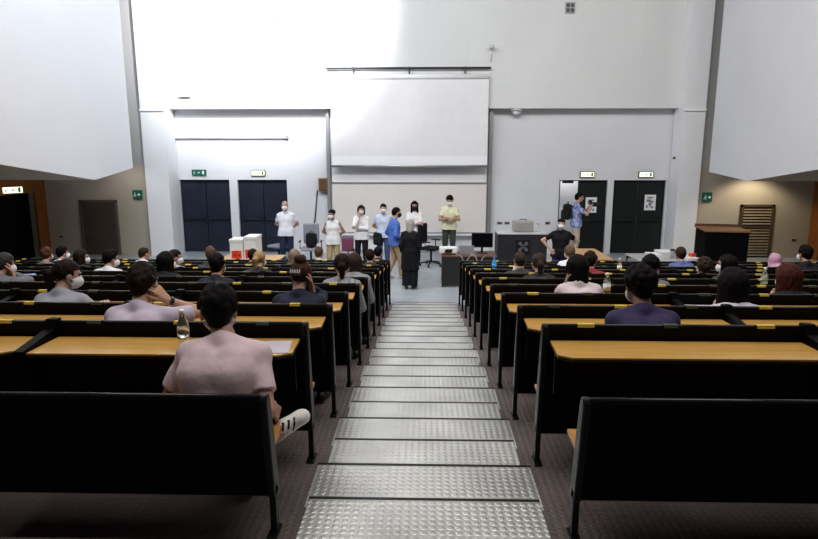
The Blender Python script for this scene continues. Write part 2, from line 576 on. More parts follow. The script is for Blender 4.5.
# ------------------------------------------------------------------ signed-distance modelling for figures
class Field:
    def __init__(s, lo, hi, h):
        s.lo = np.array(lo, float); s.h = h
        s.n = np.ceil((np.array(hi, float) - s.lo) / h).astype(int) + 1
        s.f = np.full(s.n, 9., np.float32)
        s.ax = [s.lo[i] + h * np.arange(s.n[i]) for i in range(3)]
    def sub(s, lo, hi):
        a = np.clip(np.floor((np.array(lo) - s.lo) / s.h).astype(int), 0, s.n)
        b = np.clip(np.ceil((np.array(hi) - s.lo) / s.h).astype(int) + 1, 0, s.n)
        if np.any(b <= a): return None
        sl = tuple(slice(a[i], b[i]) for i in range(3))
        return sl, s.ax[0][sl[0]][:, None, None], s.ax[1][sl[1]][None, :, None], s.ax[2][sl[2]][None, None, :]
    def mix(s, sl, d, k, op):
        a = s.f[sl]
        if op == 'u':
            if k > 0:
                h = np.clip(.5 + .5 * (a - d) / k, 0, 1)
                s.f[sl] = a + (d - a) * h - k * h * (1 - h)
            else:
                s.f[sl] = np.minimum(a, d)
        else:
            d = -d
            if k > 0:
                h = np.clip(.5 - .5 * (a - d) / k, 0, 1)
                s.f[sl] = a + (d - a) * h + k * h * (1 - h)
            else:
                s.f[sl] = np.maximum(a, d)
    def cone(s, a, b, ra, rb, k=.02, op='u', cut=None):
        a = np.array(a, float); b = np.array(b, float)
        m = max(ra, rb) + k + 3 * s.h + .01
        q = s.sub(np.minimum(a, b) - m, np.maximum(a, b) + m)
        if q is None: return
        sl, x, y, z = q
        d = b - a; L = max(float(d @ d), 1e-9)
        px, py, pz = x - a[0], y - a[1], z - a[2]
        t = np.clip((px * d[0] + py * d[1] + pz * d[2]) / L, 0, 1)
        dist = np.sqrt((px - t * d[0]) ** 2 + (py - t * d[1]) ** 2 + (pz - t * d[2]) ** 2) - (ra + (rb - ra) * t)
        if cut is not None:          # flat end beyond b
            u = d / math.sqrt(L)
            dist = np.maximum(dist, (x - b[0]) * u[0] + (y - b[1]) * u[1] + (z - b[2]) * u[2])
        s.mix(sl, dist, k, op)
    def ell(s, c, r, Rm=None, k=.02, op='u'):
        c = np.array(c, float); r = np.array(r, float)
        m = r.max() + k + 3 * s.h + .01
        q = s.sub(c - m, c + m)
        if q is None: return
        sl, x, y, z = q
        px, py, pz = x - c[0], y - c[1], z - c[2]
        if Rm is not None:
            px, py, pz = (Rm[0][0] * px + Rm[1][0] * py + Rm[2][0] * pz, Rm[0][1] * px + Rm[1][1] * py + Rm[2][1] * pz,
                          Rm[0][2] * px + Rm[1][2] * py + Rm[2][2] * pz)
        k0 = np.sqrt((px / r[0]) ** 2 + (py / r[1]) ** 2 + (pz / r[2]) ** 2)
        k1 = np.sqrt((px / r[0] ** 2) ** 2 + (py / r[1] ** 2) ** 2 + (pz / r[2] ** 2) ** 2)
        s.mix(sl, k0 * (k0 - 1) / np.maximum(k1, 1e-6), k, op)
    def box(s, c, hf, Rm=None, k=0., op='u', rnd=0.):
        c = np.array(c, float); hf = np.array(hf, float)
        m = np.linalg.norm(hf) + k + 3 * s.h
        q = s.sub(c - m, c + m)
        if q is None: return
        sl, x, y, z = q
        px, py, pz = x - c[0], y - c[1], z - c[2]
        if Rm is not None:
            px, py, pz = (Rm[0][0] * px + Rm[1][0] * py + Rm[2][0] * pz, Rm[0][1] * px + Rm[1][1] * py + Rm[2][1] * pz,
                          Rm[0][2] * px + Rm[1][2] * py + Rm[2][2] * pz)
        a, b, c_ = np.abs(px) - hf[0] + rnd, np.abs(py) - hf[1] + rnd, np.abs(pz) - hf[2] + rnd
        d = np.sqrt(np.maximum(a, 0) ** 2 + np.maximum(b, 0) ** 2 + np.maximum(c_, 0) ** 2) + np.minimum(np.maximum(np.maximum(a, b), c_), 0) - rnd
        s.mix(sl, d, k, op)
    def plane(s, p, n):              # keep the side against the normal
        x, y, z = s.ax[0][:, None, None], s.ax[1][None, :, None], s.ax[2][None, None, :]
        d = (x - p[0]) * n[0] + (y - p[1]) * n[1] + (z - p[2]) * n[2]
        s.f = np.maximum(s.f, d.astype(np.float32))
    def wave(s, amp, fx, fy, fz, ph=0.):
        x, y, z = s.ax[0][:, None, None], s.ax[1][None, :, None], s.ax[2][None, None, :]
        s.f = s.f + (amp * np.sin(fx * x + 1.3 * np.sin(9 * z + ph) + ph) * np.sin(fy * y + 1.1 * np.sin(11 * x) + ph * 2) * np.sin(fz * z + ph * 3)).astype(np.float32)
    def mesh(s):
        f = s.f
        f[0], f[-1], f[:, 0], f[:, -1], f[:, :, 0], f[:, :, -1] = (np.maximum(w, 1e-3) for w in (f[0], f[-1], f[:, 0], f[:, -1], f[:, :, 0], f[:, :, -1]))
        ins = f < 0
        nx, ny, nz = f.shape
        cnt = np.zeros((nx - 1, ny - 1, nz - 1), np.int8)
        for i in (0, 1):
            for j in (0, 1):
                for k in (0, 1):
                    cnt += ins[i:nx - 1 + i, j:ny - 1 + j, k:nz - 1 + k]
        act = (cnt > 0) & (cnt < 8)
        idx = np.argwhere(act)
        if len(idx) == 0:
            return np.zeros((0, 3)), np.zeros((0, 4), int)
        num = np.full(act.shape, -1, np.int32)
        num[act] = np.arange(len(idx))
        acc = np.zeros((len(idx), 3)); w = np.zeros(len(idx))
        corners = [(0, 0, 0), (1, 0, 0), (0, 1, 0), (1, 1, 0), (0, 0, 1), (1, 0, 1), (0, 1, 1), (1, 1, 1)]
        I, J, K = idx.T
        val = [f[I + a, J + b, K + c] for a, b, c in corners]
        for p, q in ((0, 1), (2, 3), (4, 5), (6, 7), (0, 2), (1, 3), (4, 6), (5, 7), (0, 4), (1, 5), (2, 6), (3, 7)):
            a, b = val[p], val[q]
            cr = (a < 0) != (b < 0)
            t = np.where(cr, a / np.where(cr, a - b, 1), 0)
            A, B = np.array(corners[p]), np.array(corners[q])
            acc += np.where(cr[:, None], A + t[:, None] * (B - A), 0)
            w += cr
        V = s.lo + s.h * (idx + acc / w[:, None])
        Q = []
        for ax in range(3):
            sh = [slice(0, nx), slice(0, ny), slice(0, nz)]
            s0 = list(sh); s1 = list(sh)
            n_ = f.shape[ax]
            s0[ax] = slice(0, n_ - 1); s1[ax] = slice(1, n_)
            a, b = ins[tuple(s0)], ins[tuple(s1)]
            e = np.argwhere(a != b)
            o1, o2 = [(1, 2), (2, 0), (0, 1)][ax]
            e = e[(e[:, o1] > 0) & (e[:, o2] > 0)]
            e = e[(e[:, o1] < f.shape[o1] - 1) & (e[:, o2] < f.shape[o2] - 1)]
            fl = a[tuple(e.T)]
            d1 = np.zeros(3, int); d1[o1] = 1
            d2 = np.zeros(3, int); d2[o2] = 1
            q = np.stack([num[tuple((e - d1 - d2).T)], num[tuple((e - d2).T)], num[tuple(e.T)], num[tuple((e - d1).T)]], 1)
            q[~fl] = q[~fl][:, ::-1]
            Q.append(q)
        return V, np.concatenate(Q)

def np_obj(name, V, Fq, m, parent, mi=None):
    me = bpy.data.meshes.new(name)
    me.from_pydata(V.tolist(), [], [tuple(q) for q in Fq.tolist()])
    me.polygons.foreach_set('use_smooth', [True] * len(me.polygons))
    if mi is not None:
        me.polygons.foreach_set('material_index', mi)
    return newobj(name, me, m, parent)

def hand_template(curl, spread=1., h=.0045):
    f = Field((-.07, -.06, -.10), (.09, .22, .05), h)
    for sx in (-.011, .011):
        f.cone((sx, -.045, 0), (sx * 1.2, .01, 0), .019, .017, .01)
    xs, ln = (-.033, -.011, .011, .032), (.058, .072, .079, .070)
    for i in range(4):
        f.cone((xs[i] * .5, .005, 0), (xs[i], .085, 0), .015, .0125, .012)
    for i in range(4):
        p = Vector((xs[i], .085, 0)); a = 0.
        dirx = xs[i] * 2.2 * spread
        for j, (fr, r0, r1) in enumerate(((.45, .0098, .0090), (.31, .0090, .0082), (.24, .0082, .0070))):
            a += curl * (.8 + .12 * i + .1 * j)
            q = p + Vector((dirx * .1, math.cos(a), -math.sin(a))).normalized() * ln[i] * fr * 1.1
            f.cone(p, q, r0, r1, .003)
            p = q
    f.cone((.018, .015, -.004), (.045, .05, -.012), .015, .0125, .012)
    f.cone((.045, .05, -.012), (.058, .078, -.02 - .02 * curl), .0115, .010, .004)
    f.cone((.058, .078, -.02 - .02 * curl), (.056, .102, -.03 - .03 * curl), .010, .0078, .003)
    return f.mesh()
HAND = {'relax': hand_template(.28), 'grip': hand_template(.75, .3), 'flat': hand_template(.08, 1.4)}

def V3(*a): return np.array(a, float)
def unit(v): return v / max(np.linalg.norm(v), 1e-9)
def ik(S, W, l1, l2, pole):
    d = W - S; L = np.linalg.norm(d)
    if L > (l1 + l2) * .995:
        W = S + d / L * (l1 + l2) * .995; d = W - S; L = np.linalg.norm(d)
    u = d / L
    a = (l1 * l1 - l2 * l2 + L * L) / (2 * L)
    hh = math.sqrt(max(l1 * l1 - a * a, 0))
    p = np.array(pole, float); p = unit(p - u * (p @ u))
    return S + u * a + p * hh, W

def rot_head(yaw, pitch, roll):
    return np.array(Matrix.Rotation(R(yaw), 3, 'Z') @ Matrix.Rotation(R(pitch), 3, 'X') @ Matrix.Rotation(R(roll), 3, 'Y'))

def seated(lean=.1, sw=.155, side=0., tw=0., slump=0.):
    J = {}
    J['P'] = V3(0, -.03, .545)
    J['N'] = J['P'] + V3(side, lean + .04, .505 - slump - lean * lean * .9)
    J['Ch'] = J['P'] + .62 * (J['N'] - J['P']) + V3(0, -.03, 0)
    c, s = math.cos(R(tw)), math.sin(R(tw))
    for q, n in ((-1, 'L'), (1, 'R')):
        J['S' + n] = J['N'] + V3(q * sw * c, q * sw * s + .0, -.092)
        J['H' + n] = J['P'] + V3(q * .085, .02, 0)
        J['K' + n] = V3(q * .12, .42, .525)
        J['A' + n] = V3(q * .125, .38, .09)
        J['T' + n] = V3(q * .14, .52, .035)
    return J

def standing(sw=.16, lean=0., stance=.1, tw=0.):
    J = {}
    J['P'] = V3(0, 0, .95)
    J['N'] = V3(0, lean, 1.45)
    J['Ch'] = V3(0, lean * .6 - .005, 1.25)
    for q, n in ((-1, 'L'), (1, 'R')):
        J['S' + n] = J['N'] + V3(q * (sw - .012), 0, -.10)
        J['H' + n] = J['P'] + V3(q * .088, 0, -.04)
        J['K' + n] = V3(q * stance, .02, .50)
        J['A' + n] = V3(q * stance, -.03, .09)
        J['T' + n] = V3(q * (stance + .03), .13, .035)
    return J

WR = {   # wrist targets and elbow poles, given for the right side (x mirrored for the left)
    'desk': ((.08, .34, .82), (.5, -.5, -.6), 'relax'),
    'deskin': ((.02, .36, .82), (.6, -.5, -.5), 'relax'),
    'lap': ((.10, .26, .66), (.7, -.5, -.2), 'relax'),
}

def add_torso(f, J, g=0., w=1., k=.045, neck=True, chest=1.0):
    u = unit(J['SR'] - J['SL'])
    Pp, Ch, N = J['P'], J['Ch'], J['N']
    up = unit(N - Ch)
    f.cone(Pp - u * .065 * w, Pp + u * .065 * w, .108 + g, .108 + g, k)
    for q in (-1, 1):
        W = Pp * .5 + Ch * .5 + u * q * .052 * w
        f.cone(Pp + u * q * .062 * w, W, .104 + g, .096 + g, k)
        f.cone(W, Ch + u * q * .072 * w, .093 + g, .104 * chest + g, k)
        f.cone(Ch + u * q * .072 * w, Ch + up * .07 + u * q * .070 * w, .102 * chest + g, .080 + g, k)
        S = J['SR'] if q > 0 else J['SL']
        f.cone(N - up * .030, S, .042 + g, .050 + g, k * .7)
        f.cone(Ch + up * .04 + u * q * .06 * w, S - up * .01, .07 + g, .048 + g, k * .8)

def figure(label, loc, rz, J, arms=('desk', 'desk'), head=(0, 0, 0), hair='short', hcol=(.02, .015, .012), skin=(.55, .33, .24),
           top=(.6, .6, .6), sleeve='short', bottom=(.02, .02, .03), mask='white', shoes=None, scale=1., vox=.014, group=None, hem=None,
           topmat=None, w=1., watch=False, wide=False, hbig=1., skirt=False, extra=None, collar=False, bust=False, clip=False, hands=True, foot=None):
    root = thing('person', label, 'person', loc, rz, group)
    root.scale = (scale,) * 3
    seatedp = J['KR'][1] > .3
    mk = lambda c: '_%02d_%02d_%02d' % tuple(int(99 * min(v, 1)) for v in c)
    m_skin = mat('skin' + mk(skin), skin, .5, noise=.06, nscale=20)
    m_hair = mat('hair' + mk(hcol), hcol, .6, spec=.14, noise=.55 if sum(hcol) < .5 else .15, nscale=30, stretch=(3, 3, .7), bump=.35, bscale=60)
    m_top = topmat or mat('cloth' + mk(top), top, .8, noise=.06, nscale=14, bump=.25, bscale=30)
    m_bot = mat('cloth' + mk(bottom), bottom, .8, noise=.06, nscale=14, bump=.25, bscale=30)
    # head frame
    Rh = rot_head(*head)
    up = unit(J['N'] - J['Ch'])
    Hc = J['N'] + V3(0, .02, 0) + (up * .5 + V3(0, 0, .5)) * (.128 if seatedp else .145) + V3(*(Rh @ V3(0, .035, 0)))
    if 'head_off' in J: Hc = Hc + J['head_off']
    hp = lambda x, y, z: Hc + Rh @ V3(x, y, z)
    # arms
    A = {}
    for n, q, spec in (('L', -1, arms[0]), ('R', 1, arms[1])):
        if isinstance(spec, str):
            t, pole, pose = WR[spec]
            t = V3(q * t[0], t[1], t[2]); pole = (q * pole[0], pole[1], pole[2])
            zup = V3(0, 0, 1)
            hd = None
        else:
            t = V3(*spec[0]); pole = spec[1]; pose = spec[2]
            zup = V3(*spec[3]) if len(spec) > 3 else V3(0, 0, 1)
            hd = V3(*spec[4]) if len(spec) > 4 else None
        E, W = ik(J['S' + n], t, .285, .25, pole)
        A[n] = (E, W, pose, zup, hd)
    allp = np.array([v for kk, v in J.items() if kk != 'head_off'] + [Hc] + [a[i] for a in A.values() for i in (0, 1)])
    lo, hi = allp.min(0) - .2, allp.max(0) + .2
    lo[2] = max(lo[2], -.02)
    # ---- body
    f = Field(lo, hi, vox)
    add_torso(f, J, -.004, w)
    f.cone(J['N'] + V3(0, .012, 0), hp(0, -.02, -.05), .054, .052, .02)
    for n in 'LR':
        E, W = A[n][:2]
        f.cone(J['S' + n], E, .050, .040, .02); f.cone(E, W, .039, .026, .015)
        f.cone(J['H' + n], J['K' + n], .085, .056, .03); f.cone(J['K' + n], J['A' + n], .054, .034, .02)
        f.cone(J['A' + n], J['T' + n], .036, .026, .015); f.cone(J['A' + n] + V3(0, -.03, -.04), J['T' + n], .03, .026, .015)
    f.ell(hp(0, -.012, .028), (.076, .094, .090), Rh, .01)
    f.ell(hp(0, .022, -.028), (.062, .070, .086), Rh, .02)
    f.cone(hp(0, .03, -.07), hp(0, .055, -.088), .042, .026, .02)
    f.cone(hp(0, .088, .006), hp(0, .104, -.030), .008, .0135, .01)
    for q in (-1, 1):
        f.ell(hp(q * .032, .094, .010), (.017, .013, .011), Rh, .01, 'd')
        f.ell(hp(q * .077, -.005, -.012), (.012, .02, .032), Rh, .006)
        f.ell(hp(q * .031, .085, .028), (.02, .01, .006), Rh, .008)
    f.ell(hp(0, .088, -.058), (.024, .009, .006), Rh, .004)
    V, Q = f.mesh()
    vs, fs, mi = [V], [Q], [np.zeros(len(Q), int)]
    off = len(V)
    for q in (-1, 1):                                   # eyes
        b = bmesh.new()
        bmesh.ops.create_uvsphere(b, u_segments=8, v_segments=6, radius=.0125)
        c = hp(q * .032, .076, .010)
        ev = np.array([v.co for v in b.verts]) + c
        ef = np.array([[v.index for v in fc.verts] + ([fc.verts[-1].index] if len(fc.verts) == 3 else []) for fc in b.faces])
        b.free()
        vs.append(ev); fs.append(ef + off); mi.append(np.ones(len(ef), int)); off += len(ev)
    if hands:
        for n in 'LR':
            E, W, pose, zup, hd = A[n]
            y = unit(hd) if hd is not None else unit(W - E)
            z = unit(zup - y * (zup @ y)); x = np.cross(y, z)
            hv, hf = HAND[pose]
            q = 1 if n == 'L' else -1
            hvw = W + y * .012 + np.outer(hv[:, 0] * q, x) + np.outer(hv[:, 1], y) + np.outer(hv[:, 2], z)
            hvw = hvw
            vs.append(hvw); fs.append((hf if q > 0 else hf[:, ::-1]) + off); mi.append(np.zeros(len(hf), int)); off += len(hv)
    me = bpy.data.meshes.new('body')
    faces = []
    for q in np.concatenate(fs).tolist():
        faces.append(tuple(q[:3]) if q[2] == q[3] else tuple(q))
    me.from_pydata(np.concatenate(vs).tolist(), [], faces)
    me.polygons.foreach_set('use_smooth', [True] * len(faces))
    me.polygons.foreach_set('material_index', np.concatenate(mi))
    newobj('body', me, [m_skin, M_EYE], root)
    # ---- top
    f = Field(lo, hi, vox)
    g = .014
    Jt = dict(J)
    if sleeve == 'none':
        for n in 'LR':
            Jt['S' + n] = J['S' + n] * .68 + (J['N'] - up * .06) * .32
    add_torso(f, Jt, g, w)
    if bust:
        for q in (-1, 1):
            f.ell(J['Ch'] + V3(q * .075, .085, -.0), (.06, .05, .06), None, .03)
    if hem is not None and not seatedp:
        for q in (-1, 1):
            f.cone(J['P'] + V3(q * .06 * w, 0, 0), J['P'] + V3(q * .075 * w, 0, hem - .0), .118 + g, .125 + g, .03)
    for n in 'LR':
        E, W = A[n][:2]; S = J['S' + n]
        if sleeve == 'short':
            f.cone(S, S + (E - S) * .68, .058, .062, .02, cut=True)
        elif sleeve == 'long':
            f.cone(S, E, .063, .054, .02); f.cone(E, E + (W - E) * .96, .053, .038, .015, cut=True)
        elif sleeve == 'roll':
            f.cone(S, E, .063, .055, .02); f.cone(E, E + (W - E) * .3, .054, .05, .015, cut=True)
    # neckline
    if collar:
        f.cone(J['N'] - up * .03, J['N'] + up * .045 + V3(0, .008, 0), .068, .066, .01, cut=True)
        f.cone(J['N'] + up * .0, hp(0, -.02, -.05), .054, .05, 0, 'd')
    else:
        f.ell(J['N'] + up * .068 + V3(0, .03, 0), (.068, .066, .058), None, .01, 'd')
    f.wave(.005, 26, 21, 17, sum(top) * 9)
    hz = J['P'][2] + (hem if hem is not None else (-.04 if not seatedp else -.06))
    f.plane((0, 0, hz), (0, 0, -1))
    V, Q = f.mesh()
    np_obj('shirt', V, Q, m_top, root)
    # ---- bottom
    f = Field(lo, hi, vox)
    f.cone(J['P'] + V3(-.065, 0, 0), J['P'] + V3(.065, 0, 0), .118, .118, .03)
    for n in 'LR':
        H, K, An = J['H' + n], J['K' + n], J['A' + n]
        e1, e2 = (.03, .065) if wide else (.012, .014)
        f.cone(H, K, .092 + e1 * .5, .062 + e1 + (.02 if wide else 0), .03)
        f.cone(K, An + (K - An) * .02, .062 + e1 + (.02 if wide else 0), .040 + e2, .02, cut=True)
    f.wave(.004, 24, 19, 15, 2.)
    if not seatedp:
        f.plane((0, 0, J['P'][2] + .09), (0, 0, 1))
    V, Q = f.mesh()
    np_obj('trousers', V, Q, m_bot, root)
    # ---- shoes
    for n in 'LR':
        An, T = J['A' + n], J['T' + n]
        f = Field(np.minimum(An, T) - .12, np.maximum(An, T) + .12, .009)
        fw = unit(T - An)
        if foot and n == foot:
            dn = J['sole']
        else:
            dn = V3(0, 0, -1)
        heel = An - fw * .045 + dn * .045
        f.cone(heel, T + fw * .03, .040, .038, .02)
        f.cone(An + dn * .01, T, .046, .034, .02)
        f.ell(T + fw * .02, (.044, .05, .034), None, .02)
        zc = heel + dn * .035
        f.plane(zc, tuple(dn))
        f.cone(An - dn * .02, An - dn * .12, .036, .04, .0, 'd')
        V, Q = f.mesh()
        sh = np_obj('shoe', V, Q, shoes or M_SHOE, root)
        if foot and n == foot:          # three dark stripes on the side of the trainer
            sd = np.cross(fw, dn)
            if sd[1] > 0: sd = -sd
            for i in range(3):
                c = An + fw * (.035 + .032 * i) + sd * .036
                bm = bmesh.new()
                tube(bm, [c - dn * .030 - sd * .012 + fw * .014, c + sd * .006, c + dn * .026 - fw * .014 + sd * .002], .0065, 6)
                st = fin('stripe', bm, M_BLKFAB, sh, smooth=True)
                st['label'] = 'dark stripe across the white trainer'
    # ---- hair
    f = Field(Hc - V3(.22, .24, .46), Hc + V3(.22, .22, .24), max(.008, vox * .7))
    b = hbig
    if hair == 'scarf':
        f.ell(hp(0, -.015, .025), (.094, .112, .108), Rh, .02)
        f.cone(hp(0, -.02, -.03), hp(0, -.01, -.14), .085, .10, .04)
        f.cone(hp(0, -.03, -.12), J['N'] - up * .06, .10, .13, .04)
        f.ell(hp(0, .10, -.01), (.062, .06, .08), Rh, .01, 'd')
        f.wave(.006, 30, 26, 30, 1.)
        V, Q = f.mesh()
        np_obj('headscarf', V, Q, m_hair, root)
    elif hair != 'bald':
        f.ell(hp(0, -.016, .034), (.084 * b, .103 * b, .095 * b), Rh, .01)
        if hair in ('short', 'curly', 'thick'):
            f.cone(hp(0, -.06, .0), hp(0, -.066, -.045), .062 * b, .048 * b, .03)
        if hair in ('curly', 'thick'):
            rr = random.Random(hash(label) % 999 if False else len(label) * 13 + int(1e3 * abs(loc[0])))
            for _ in range(70):
                a, e = rr.uniform(0, 6.28), rr.uniform(-.35, 1.5)
                v = V3(math.cos(a) * math.cos(e), math.sin(a) * math.cos(e), math.sin(e))
                if v[1] > .35 and v[2] < .55: continue
                f.ell(hp(*(v * V3(.072, .088, .084) * b + V3(0, -.016, .034))), (.030,) * 3, None, .008)
        if hair in ('long', 'bob'):
            L = .30 if hair == 'long' else .15
            f.cone(hp(0, -.05, .0), Hc + Rh @ V3(0, -.06, -.05) + V3(0, -.02, -L + .05), .085 * b, .070 * b, .04)
            for q in (-1, 1):
                f.cone(hp(q * .055, -.02, .02), Hc + Rh @ V3(q * .066, -.02, 0) + V3(0, -.03, -L + .04), .045 * b, .034 * b, .03)
        if hair == 'bun':
            f.ell(hp(0, -.105, .055), (.048, .042, .046), Rh, .015)
        if hair == 'topbun':
            f.ell(hp(0, -.05, .135), (.05, .048, .04), Rh, .015)
        if hair == 'ponytail':
            f.cone(hp(0, -.085, .02), hp(0, -.135, .0), .04, .036, .02)
            f.cone(hp(0, -.135, .0), Hc + Rh @ V3(0, -.13, -.05) + V3(0, -.01, -.13), .04, .018, .02)
        # clear the face and neck
        f.box(hp(0, .115, -.072), (.066, .085, .118), Rh, .012, 'd')
        f.box(hp(0, .10, -.10), (.12, .10, .10), Rh, .01, 'd')
        if hair not in ('long', 'bob', 'ponytail'):
            f.box(hp(0, .0, -.14), (.14, .14, .068), Rh, .01, 'd')
        if hair in ('short', 'thick', 'curly', 'ponytail', 'bun'):
            for q in (-1, 1):
                f.ell(hp(q * .085, .005, -.03), (.03, .032, .045), Rh, .008, 'd')
        if hair in ('long', 'bob'):
            for q in (-1, 1):
                f.cone(hp(q * .070, .008, .05), hp(q * .084, .03, -.17 if hair == 'long' else -.075), .028, .024, .02)
        f.wave(.0045, 95, 60, 38, len(label) * .7)
        V, Q = f.mesh()
        ho = np_obj('hair', V, Q, m_hair, root)
    if clip:
        bm = bmesh.new()
        c = Vector(hp(0, -.125, .035))
        for a in range(5):
            tube(bm, [c + Vector((-.035 + a * .0175, 0, .02)), c + Vector((-.035 + a * .0175, -.02, 0)), c + Vector((-.035 + a * .0175, 0, -.025))], .006, 6)
        tube(bm, [c + Vector((-.04, -.015, .0)), c + Vector((.04, -.015, 0))], .008, 6)
        fin('hair_clip', bm, M_GREYPL, root, smooth=True)
    # ---- mask
    if mask:
        f = Field(Hc - V3(.17, .17, .17), Hc + V3(.17, .17, .17), max(.0065, vox * .55))
        f.ell(hp(0, .034, -.050), (.072, .088, .066), Rh, .01)
        f.box(hp(0, -.06, -.05), (.2, .085, .2), Rh, .006, 'd')
        f.box(hp(0, .05, .075), (.2, .2, .075), Rh, .006, 'd')
        for q in (-1, 1):
            f.cone(hp(q * .068, .028, -.03), hp(q * .088, -.015, .005), .0045, .0045, .004)
            f.cone(hp(q * .066, .028, -.075), hp(q * .086, -.015, -.03), .0045, .0045, .004)
        V, Q = f.mesh()
        np_obj('face_mask', V, Q, M_MASKF if mask == 'white' else M_MASKD, root)
    if watch:
        E, W = A['R'][:2]
        bm = bmesh.new()
        u = unit(W - E); c = W - u * .02
        tube(bm, [c - u * .012, c + u * .012], .034, 12)
        fin('wristwatch', bm, M_DKMET, root)
    return root, J, A, Hc

SK = (.56, .34, .25)
SKD = (.42, .24, .165)
BLK, DBR, BRN, LBR, BLD, GRYH = (.010, .008, .008), (.026, .016, .012), (.07, .038, .024), (.17, .10, .06), (.40, .27, .14), (.42, .39, .36)
REDH = (.085, .026, .018)
def face_hand(q, hx=.07, hz=1.14, y=.22):
    return ((q * hx, y, hz - .10), (q * .45, .15, -1.), 'relax', (q * .6, .5, .2), (-q * .25, -.1, 1))

def seat_at(label, px, k, lean=.10, dx=0, py=265, group='students on the benches', **kw):
    y = Yk(k) + .22
    X = at(px, py, y + .1).x
    sw = kw.pop('sw', .15)
    J = seated(lean + .02, sw, kw.pop('side', 0.), kw.pop('tw', 0.), kw.pop('slump', .003 * k))
    kw.setdefault('w', .96)
    kw.setdefault('scale', .975 - .004 * k)
    if 'hoff' in kw:
        J['head_off'] = V3(*kw.pop('hoff'))
    cross = kw.pop('cross', False)
    if cross:                       # left ankle laid across the right knee, foot out towards the aisle
        J['KR'] = V3(.06, .40, .50); J['KL'] = V3(-.12, .42, .58)
        J['AR'] = V3(.02, .36, .09); J['TR'] = V3(.02, .50, .035)
        J['AL'] = V3(.20, .24, .445); J['TL'] = V3(.310, .31, .475)
        fw_ = unit(J['TL'] - J['AL']); d_ = V3(.3, .25, -.9); J['sole'] = unit(d_ - fw_ * (d_ @ fw_))
        kw['foot'] = 'L'
    kw.setdefault('vox', .0085 if k == 1 else .0105 if k < 4 else .0145)
    return figure(label, (X, y, zk(k + 1)), 0, J, group=group, **kw)

# ---- left block, near to far
seat_at('man in pale pink T-shirt seated on the front-left bench, dark hair, ankle crossed', 221, 1, lean=.10, py=330, hair='thick', hcol=BLK, top=(.72, .56, .58),
        skin=(.50, .29, .21), cross=True, arms=('lap', ((.185, .20, .60), (.3, -1, -.1), 'grip', (.5, -.5, .6), (.3, .45, -.6))), sleeve='short', head=(16, -8, 0), mask='white',
        shoes=M_SHOEW, bottom=(.012, .012, .016), sw=.165, w=.97, scale=.965, slump=.055, hoff=(-.035, 0, -.01))
seat_at('student in lilac shirt resting head on raised right arm with a wristwatch', 133, 2, lean=.14, py=290, hair='curly', hcol=DBR, top=(.60, .52, .63), skin=(.6, .36, .24),
        arms=('deskin', ((.15, .26, 1.02), (.75, .55, -.6), 'relax', (.7, -.2, .2), (-.5, -.3, .75))), watch=True, mask=None, head=(-12, -8, -8), sw=.16)
seat_at('student in grey shirt turning right with white mask, hair tied low', 56, 3, lean=.13, py=285, hair='ponytail', hcol=DBR, top=(.36, .36, .40), skin=SK,
        arms=('desk', ((.24, .38, .83), (.8, -.2, -.5), 'relax')), sleeve='long', mask='white', head=(-50, -10, 0))
seat_at('woman in navy top with brown hair pinned by a clip, hand at face', 297, 3, lean=.12, py=275, hair='topbun', hcol=(.085, .04, .03), top=(.020, .022, .05), skin=SK,
        arms=('deskin', face_hand(1, .09, 1.14)), sleeve='long', mask='white', head=(-12, -6, 4), clip=True, sw=.145)
seat_at('dark-haired student seen behind the head of the man in pink', 213, 5, lean=.16, py=275, hair='thick', hcol=BLK, top=(.02, .02, .024), skin=SK, mask='white', sleeve='long')
seat_at('student in grey at the far left edge, hand raised to the head', -3, 5, lean=.12, py=275, hair='short', hcol=(.06, .055, .055), hbig=1.08, top=(.18, .18, .2), skin=SK,
        arms=('desk', face_hand(1, .1, 1.12)), sleeve='long', mask='white', head=(-30, -8, 0))
seat_at('woman in grey patterned top with dark ponytail near the aisle', 341, 5, lean=.12, py=270, hair='ponytail', hcol=DBR, hbig=1.12,
        topmat=mat('grey_patterned_cloth', (.42, .41, .42), .8, col2=(.14, .14, .16), nscale=28), top=(.3, .3, .31), skin=SK, mask='white', sleeve='long', head=(6, -4, 0))
seat_at('long dark-haired woman in black on the left block, mask at right', 162, 6, lean=.12, py=268, hair='long', hcol=BLK, hbig=1.1, top=(.015, .015, .018), skin=SK, sleeve='long', mask='white', head=(-35, -4, 0))
seat_at('brown-haired student beside the woman in patterned grey top', 353, 6, lean=.13, py=265, hair='bob', hcol=(.05, .03, .025), top=(.3, .3, .33), skin=SK, mask='white', sleeve='long')
seat_at('student in white shirt with dark hair and mask turned right', 106, 7, lean=.12, py=265, hair='thick', hcol=BLK, top=(.74, .74, .76), skin=SK, mask='white', sleeve='short', head=(-45, -8, 0))
seat_at('blond woman with low ponytail on the left block', 257, 7, lean=.12, py=265, hair='ponytail', hcol=BLD, top=(.03, .03, .035), skin=SK, mask='white', sleeve='long', head=(-15, -6, 0))
seat_at('dark-haired student in black leaning right, left block', 76, 8, lean=.14, py=262, hair='bob', hcol=DBR, top=(.05, .05, .055), skin=SK, mask='white', sleeve='long', head=(-60, -6, 0))
seat_at('brown-haired student low behind the row, under the woman with a bun', 208, 8, lean=.17, py=265, hair='short', hcol=(.10, .055, .035), top=(.05, .05, .05), skin=SK, mask='white', scale=.97)
seat_at('dark-haired student past the long-haired woman, facing right', 171, 8, lean=.12, py=260, hair='short', hcol=DBR, top=(.55, .5, .5), skin=SK, mask='white', head=(-60, -5, 0))
seat_at('light-haired student sitting in front of the standing man in white', 293, 9, lean=.12, py=260, hair='bob', hcol=(.27, .21, .15), top=(.1, .1, .11), skin=SK, mask='white')
